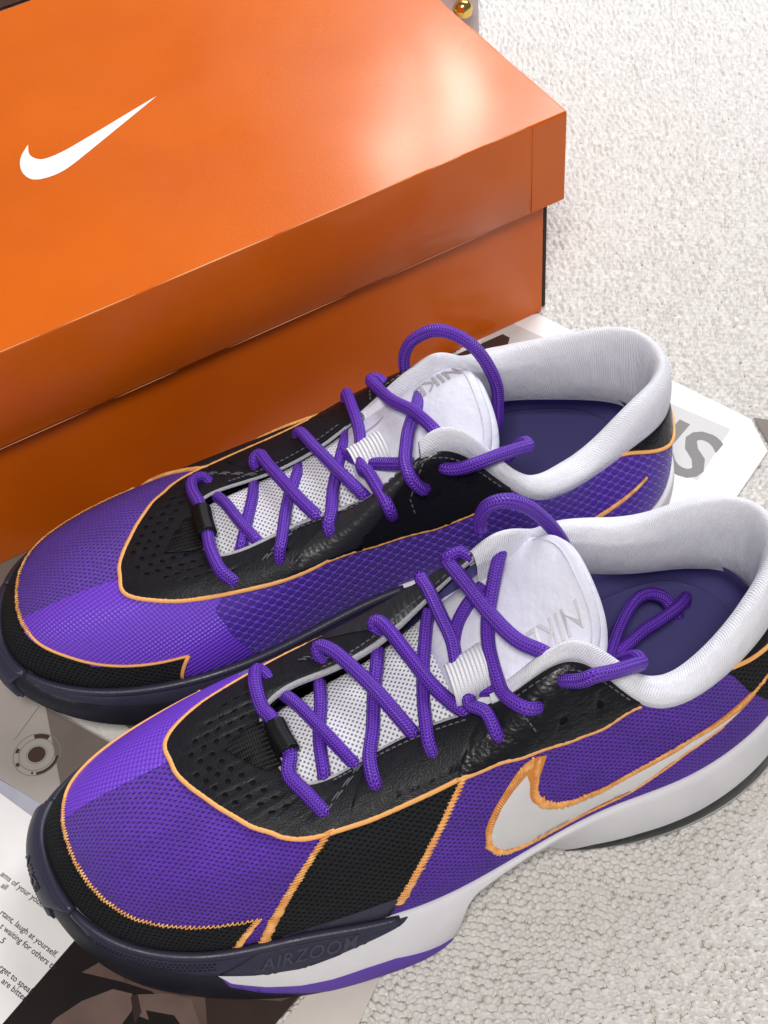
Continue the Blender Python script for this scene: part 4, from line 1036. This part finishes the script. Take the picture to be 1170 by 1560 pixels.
def build_tongue(sh, tilt, top, text_side):
    at = tongue_frame(sh, tilt, top)
    def slab(name, a0, a1, na, nb, th, mat, puff, parent=None, edge=2.5):
        aa = np.linspace(a0, a1, na); bb = np.linspace(-1, 1, nb); A_, B_ = np.meshgrid(aa, bb, indexing='ij')
        ea = np.clip((1 - np.abs(2 * (A_ - a0) / (a1 - a0) - 1) ** 10), 0, 1) ** 0.5; eb = np.clip(1 - np.abs(B_) ** 8, 0, 1) ** 0.5
        topp = at(A_.ravel(), B_.ravel()) ; hh = (puff * ea * eb).ravel(); topp[:, 2] += hh - 0.02; topp[:, 0] += -hh * 0.35
        bot = at(A_.ravel(), B_.ravel()); bot[:, 2] -= th; bot[:, 0] += th * .3
        n = na * nb; V = np.concatenate([topp, bot]); F = [f for f in grid_faces(na, nb)]
        F2 = [tuple(i + n for i in f[::-1]) for f in F]
        rim = [i * nb for i in range(na)] + [(na - 1) * nb + j for j in range(1, nb)] + [i * nb + nb - 1 for i in range(na - 2, -1, -1)] + [j for j in range(nb - 2, 0, -1)]
        F3 = [(rim[k], rim[(k + 1) % len(rim)], rim[(k + 1) % len(rim)] + n, rim[k] + n) for k in range(len(rim))]
        # pick orientation so that the top faces up
        p = V[list(F[0])]
        if np.cross(p[1] - p[0], p[2] - p[0])[2] < 0: F = [f[::-1] for f in F]; F2 = [f[::-1] for f in F2]
        else: F3 = [f[::-1] for f in F3]
        uv = np.concatenate([np.stack([V[:n, 0], V[:n, 1]], 1)] * 2)
        return sh.add(name, V, F + F2 + F3, mat, uv, parent)
    tg = slab('tongue', 0.0, .62, 60, 30, .25, 'tongue_mesh', 0.12)
    pad = slab('tongue_pad', .60, 1.0, 50, 40, .75, 'pad', 0.42, tg)
    # seam piping round the pad
    b = np.linspace(-1, 1, 60); e = at(np.full(60, 1.0), b); e[:, 2] -= .30; e[:, 0] -= 0.05
    side = lambda s_: np.array([at(np.array([a]), np.array([s_]))[0] - (0, 0, .25) for a in np.linspace(.66, 1.0, 20)])
    pth = np.concatenate([side(-1)[:-1], e, side(1)[::-1][1:]])
    sh.tube('pad_edge', catmull(pth[::2], 3), 0.26, 'pad', pad, 10)
    sb = np.linspace(-.86, .86, 50); sp = at(np.full(50, .955) - .03 * sb ** 4, sb); sp[:, 2] += .405 * np.clip(1 - np.abs(sb) ** 8, 0, 1) ** .5 - 0.015; sp[:, 0] -= .14
    sh.tube('pad_seam', sp, 0.035, 'pad', pad, 6)
    # silver word and tick
    V, F = text2d('NIKE', 1.0, 0.5, 0, 0.012, 1.0)
    x0, x1 = V[:, 0].min(), V[:, 0].max(); k = (V[:, 0] - x0) / (x1 - x0); y = V[:, 1] / 0.7
    # reads from the ankle end towards the toe, tops turned to the viewer's side
    if sh.m > 0: a = .935 - .13 * k; bb = .28 + .29 * y + 0.04 * k
    else: a = .95 - .135 * k; bb = .74 - .29 * y - 0.17 * k
    p = at(a, bb); p[:, 2] += .42 + (V[:, 2] + .5) * 0.035 - 0.01; p[:, 0] -= .14
    G = [tuple(f) for f in F]
    q = p[list(G[0])]
    sh.add('tongue_word', p, G, 'silver', np.zeros((len(p), 2)), pad, smooth=False)
    tk = np.array([(.72, .50), (.70, .42), (.665, .40), (.64, .46), (.675, .44), (.70, .455)])
    Vv, Ff, bd = cdt([catmull(tk, 4, True).tolist()], 0.02)
    sgn = 1 if sh.m > 0 else -1
    p = at(Vv[:, 0], Vv[:, 1]); p[:, 2] += .42; p[:, 0] -= .12
    Ff = [tuple(f) for f in Ff]
    if len(Ff) and np.cross(p[Ff[0][1]] - p[Ff[0][0]], p[Ff[0][2]] - p[Ff[0][0]])[2] < 0: Ff = [f[::-1] for f in Ff]
    if len(Ff): sh.add('tongue_tick', p, Ff, 'silver', np.zeros((len(p), 2)), pad, smooth=False)
    # white webbing lace loop
    yc = 0.5 if sh.m > 0 else -0.8
    prof = [(-0.85, -.25), (-.80, .25), (-.6, .62), (-.15, .80), (.35, .78), (.70, .58), (.85, .2), (.85, -.3)]
    bs = np.linspace(-.66, .66, 9); base = np.array((12.85, yc, 7.05))
    # the loop lies across the tongue: section runs across (y), width along x
    pr = catmull(np.array(prof), 5); V = []; U = []
    for i, (yy, zz) in enumerate(pr):
        for xx in bs: V.append((base[0] + xx + 0.12 * yy, base[1] + yy, base[2] + zz - xx * .45)); U.append((i * .08, xx))
    sh.add('lace_loop', V, [f for f in grid_faces(len(pr), len(bs))], 'web_white', U, tg)
    pr2 = pr * 0.94; V2 = []
    for yy, zz in pr2:
        for xx in bs: V2.append((base[0] + xx + 0.12 * yy, base[1] + yy, base[2] + zz - xx * .45))
    sh.add('lace_loop', V2, [f[::-1] for f in grid_faces(len(pr2), len(bs))], 'web_white', U, tg)
    return at, base

# lacing, shoe-local cm: measured course of every strand
LACE_N = {
    'bar': [(18.98, -3.12, 5.48), (19.35, -3.78, 5.62), (19.64, -3.13, 5.87), (19.74, -2.13, 5.77), (19.57, -1.55, 5.78), (19.51, -0.71, 5.74), (19.43, 0.0, 5.69), (19.71, 0.71, 5.57), (19.38, 1.59, 5.42), (19.1, 2.2, 5.12), (18.98, 2.31, 4.76)],
    'a': [(18.87, -2.65, 5.35), (18.54, -1.74, 5.73), (18.03, -0.24, 5.76), (17.55, 0.97, 5.44), (17.36, 1.21, 5.08)],
    'b': [(17.47, -2.35, 5.61), (17.76, -1.4, 5.72), (18.25, -0.27, 5.49), (18.55, 0.92, 5.3), (18.63, 1.11, 4.87)],
    'c': [(17.0, -2.72, 5.88), (17.18, -3.13, 6.18), (17.05, -3.34, 6.33), (16.67, -2.81, 6.51), (16.28, -1.83, 6.56), (15.88, -0.67, 6.53), (15.51, 0.48, 6.29), (15.26, 1.15, 6.01), (15.15, 1.31, 5.63)],
    'd': [(17.02, 2.29, 5.23), (17.12, 2.11, 5.68), (16.93, 1.31, 5.85), (16.45, 0.39, 5.88), (15.91, -0.82, 6.1), (15.43, -1.71, 6.36), (15.15, -2.35, 6.18)],
    'e': [(14.62, -2.64, 6.47), (15.01, -3.0, 6.83), (14.81, -3.0, 7.0), (14.6, -2.38, 7.08), (14.36, -1.13, 7.06), (14.07, 0.19, 6.95), (13.7, 1.05, 6.78), (13.44, 1.4, 6.6), (13.32, 1.57, 6.29)],
    'f': [(14.87, 2.3, 5.79), (14.95, 1.93, 6.29), (14.77, 1.27, 6.43), (14.46, 0.3, 6.46), (13.99, -0.79, 6.75), (13.44, -1.82, 7.12), (13.03, -2.56, 7.13)],
    'g': [(12.69, -3.2, 7.71), (12.91, -3.47, 7.99), (12.84, -2.9, 7.97), (12.84, -1.84, 7.8), (12.85, -0.82, 7.63), (13.02, -0.06, 7.39), (13.22, 0.83, 7.11), (13.15, 1.23, 7.15), (13.18, 1.57, 7.06), (12.85, 2.1, 7.17), (12.79, 2.78, 6.86), (12.61, 2.81, 6.39)],
    'g2': [(11.09, -2.09, 8.18), (11.54, -1.83, 8.1), (11.98, -1.59, 7.99), (12.5, -1.19, 7.62), (12.93, -0.29, 7.21), (13.03, 0.67, 6.96), (12.77, 1.09, 7.07), (12.17, 1.41, 7.23), (11.66, 1.5, 7.11)],
    'h': [(11.14, -2.91, 8.77), (11.41, -3.24, 8.93), (11.79, -3.29, 8.83), (11.89, -3.26, 8.69), (11.73, -1.87, 8.84), (11.5, -0.49, 8.8), (11.12, 0.76, 8.74), (10.51, 1.45, 8.59), (10.18, 1.49, 8.07)],
    'i': [(11.04, 2.71, 7.26), (11.67, 2.74, 7.62), (12.1, 1.94, 7.6), (12.11, 1.31, 7.87), (11.94, 0.34, 8.14), (11.6, -0.5, 8.49), (11.04, -1.35, 8.9), (10.36, -2.29, 9.17), (9.99, -2.81, 8.84)],
    'j': [(10.49, -3.5, 9.36), (10.49, -3.6, 9.7), (10.44, -3.5, 10.32), (10.2, -3.3, 10.96), (9.69, -3.0, 11.25), (9.11, -2.85, 10.86), (8.47, -2.75, 9.93), (7.85, -2.75, 8.61), (7.48, -2.7, 7.43)],
    'k': [(10.27, 2.32, 7.85), (10.09, 2.64, 8.15), (9.75, 3.0, 8.5), (9.35, 3.2, 8.85), (8.66, 3.2, 8.64), (7.74, 2.9, 7.97), (7.17, 2.5, 7.18), (7.04, 1.9, 6.62)],
    'l1': [(6.3, -0.45, 3.6), (5.82, -1.21, 3.6), (4.79, -2.02, 3.5), (4.06, -2.25, 3.3), (3.51, -2.09, 3.0), (3.25, -1.76, 2.6)],
    'l2': [(6.19, -0.24, 3.6), (5.14, -0.68, 3.5), (4.17, -0.94, 3.4), (3.28, -1.29, 3.2), (2.71, -1.7, 2.9)],
}
LACE_F = {
    'bar': [(19.03, 1.8, 4.94), (19.3, 2.19, 5.2), (19.76, 2.02, 5.31), (19.85, 1.36, 5.44), (19.7, 0.42, 5.6), (19.72, -0.48, 5.72), (19.69, -1.35, 5.79), (19.71, -2.06, 5.78), (19.55, -3.17, 5.88), (19.22, -3.59, 5.56), (19.05, -3.62, 5.19)],
    'a': [(18.96, 1.15, 5.0), (18.7, 0.3, 5.46), (18.32, -1.16, 5.84), (17.92, -2.17, 5.82), (17.8, -2.21, 5.48)],
    'b': [(17.36, 1.18, 5.13), (17.61, 0.12, 5.54), (18.04, -0.96, 5.61), (18.49, -2.11, 5.68), (18.64, -2.13, 5.26)],
    'c': [(17.06, 1.59, 5.29), (17.14, 1.95, 5.67), (16.85, 2.07, 5.83), (16.64, 1.29, 5.98), (16.27, -0.08, 6.32), (15.86, -1.46, 6.62), (15.46, -2.28, 6.49), (15.31, -2.34, 6.08)],
    'd': [(17.24, -3.55, 5.62), (17.19, -3.4, 6.23), (16.97, -2.93, 6.37), (16.55, -1.54, 6.12), (16.13, -0.48, 6.02), (15.67, 0.36, 5.94), (15.45, 1.07, 5.56)],
    'e': [(15.16, 2.44, 5.77), (15.0, 2.3, 6.26), (14.65, 1.02, 6.57), (14.26, -0.44, 6.99), (13.88, -1.78, 7.33), (13.56, -2.46, 7.26), (13.4, -2.51, 6.9)],
    'f': [(15.07, -3.48, 6.28), (15.15, -3.24, 6.84), (14.88, -2.66, 6.91), (14.5, -1.38, 6.71), (13.95, -0.13, 6.65), (13.5, 0.76, 6.67), (13.22, 1.57, 6.34)],
    'g': [(12.86, 3.04, 6.39), (12.75, 3.27, 6.77), (12.8, 1.78, 7.27), (12.84, 0.83, 7.38), (12.94, 0.15, 7.4), (13.19, -0.82, 7.4), (13.26, -1.51, 7.49), (13.12, -1.9, 7.68), (12.86, -3.69, 7.72), (12.73, -3.65, 6.99), (12.71, -3.3, 6.64)],
    'g2': [(13.63, 0.36, 6.68), (13.37, -0.42, 7.03), (13.0, -1.06, 7.32), (12.45, -1.68, 7.73), (11.82, -2.24, 8.11), (11.43, -2.35, 8.08)],
    'h': [(11.24, 2.43, 7.54), (11.4, 2.86, 7.56), (11.73, 3.03, 7.47), (11.58, 1.89, 7.93), (11.37, 0.64, 8.51), (10.92, -0.62, 9.11), (10.66, -1.69, 9.51), (10.43, -2.4, 9.54), (10.22, -2.2, 8.91)],
    'i': [(11.18, -3.16, 7.56), (11.45, -3.58, 7.98), (11.8, -3.45, 8.6), (11.83, -2.8, 8.81), (11.59, -2.07, 8.83), (11.26, -1.29, 8.86), (10.84, -0.57, 8.84), (10.46, 0.24, 8.59), (10.14, 1.17, 8.06)],
    'j': [(10.32, 2.7, 7.75), (10.28, 2.9, 8.42), (9.98, 2.9, 9.14), (9.47, 2.7, 9.66), (8.97, 2.4, 9.96), (8.39, 2.0, 9.92), (7.78, 1.5, 9.53), (7.32, 1.1, 8.69), (7.05, 0.8, 7.65), (7.1, 0.6, 6.63), (7.2, 0.5, 5.73)],
    'k': [(10.56, -2.97, 8.33), (10.35, -3.39, 8.52), (9.85, -3.62, 8.65), (9.2, -3.75, 8.88), (8.33, -3.5, 8.71), (7.44, -3.1, 8.28), (6.93, -2.7, 7.8), (6.94, -2.1, 7.34)],
}

def build_laces(sh):
    L = LACE_N if sh.m > 0 else LACE_F
    R = 0.27
    for k, pts in L.items():
        p = [np.array(q) for q in pts]
        if k == 'j': p += [p[-1] + (-.1, 0.1, -1.4), p[-1] + (0.5, 0.3, -3.2)] if sh.m > 0 else [p[-1] + (.5, 0, -1.5), p[-1] + (1.6, 0, -2.8)]
        if k == 'k' and sh.m < 0: p += [p[-1] + (0.5, .5, -1.2), p[-1] + (1.6, .8, -3.0)]
        if k == 'k' and sh.m > 0: p += [np.array(q) for q in [(7.2, 1.35, 5.7), (7.35, .75, 4.7), (7.0, .1, 3.95)] + LACE_N['l1'][1:]] + [np.array((3.05, -1.55, 2.1)), np.array((3.0, -1.4, 1.6))]
        if k == 'l1': continue
        if k == 'l2': p = [p[0] + (1.8, .6, -.2)] + p + [p[-1] + (-.2, -.2, -.45), p[-1] + (-.15, -.15, -1.1)]
        o = sh.tube('lace_end' if k in ('j', 'k', 'l2') else 'lace_strand', resample(catmull(np.array(p), 10), 0.09), R, 'lace', None, 12, flat=0.9)
        if k == 'bar':
            c = catmull(np.array(p), 10); i = int(np.argmin(np.linalg.norm(c - p[5], axis=1)))
            sl = sh.tube('lace_keeper', resample(c[i - 7:i + 10], .06), 0.40, 'web_black', None, 14)
            tabs = [(12.05, .885), (12.35, .97), (12.35, 1.0), (10.95, 1.0), (11.0, .965)]
            sh.panel('keeper_tab', [tabs], 0.09, 0.09, 'web_black', UP, 0.2, parent=sl)

def K_at(u): return float(np.maximum(pspl(ST_K, np.array([u])), 0.25)[0])

def sneaker(name, pose, m, label, tilt, top):
    root = empty(name, (pose[0], pose[1], 0.09), pose[2])
    tag(root, label, 'sneaker', 'pair of purple basketball shoes')
    sh = Shoe(root, m, m > 0)
    build_sole(sh); build_upper(sh); build_inside(sh)
    at, base = build_tongue(sh, tilt, top, m)
    build_laces(sh)
    return sh
sneaker('sneaker', POSE_N, 1, 'near purple and black sneaker showing its large white swoosh outlined in orange', -0.32, 9.5)
sneaker('sneaker', POSE_F, -1, 'far purple and black sneaker between the orange box and the other shoe', 0.12, 8.9)
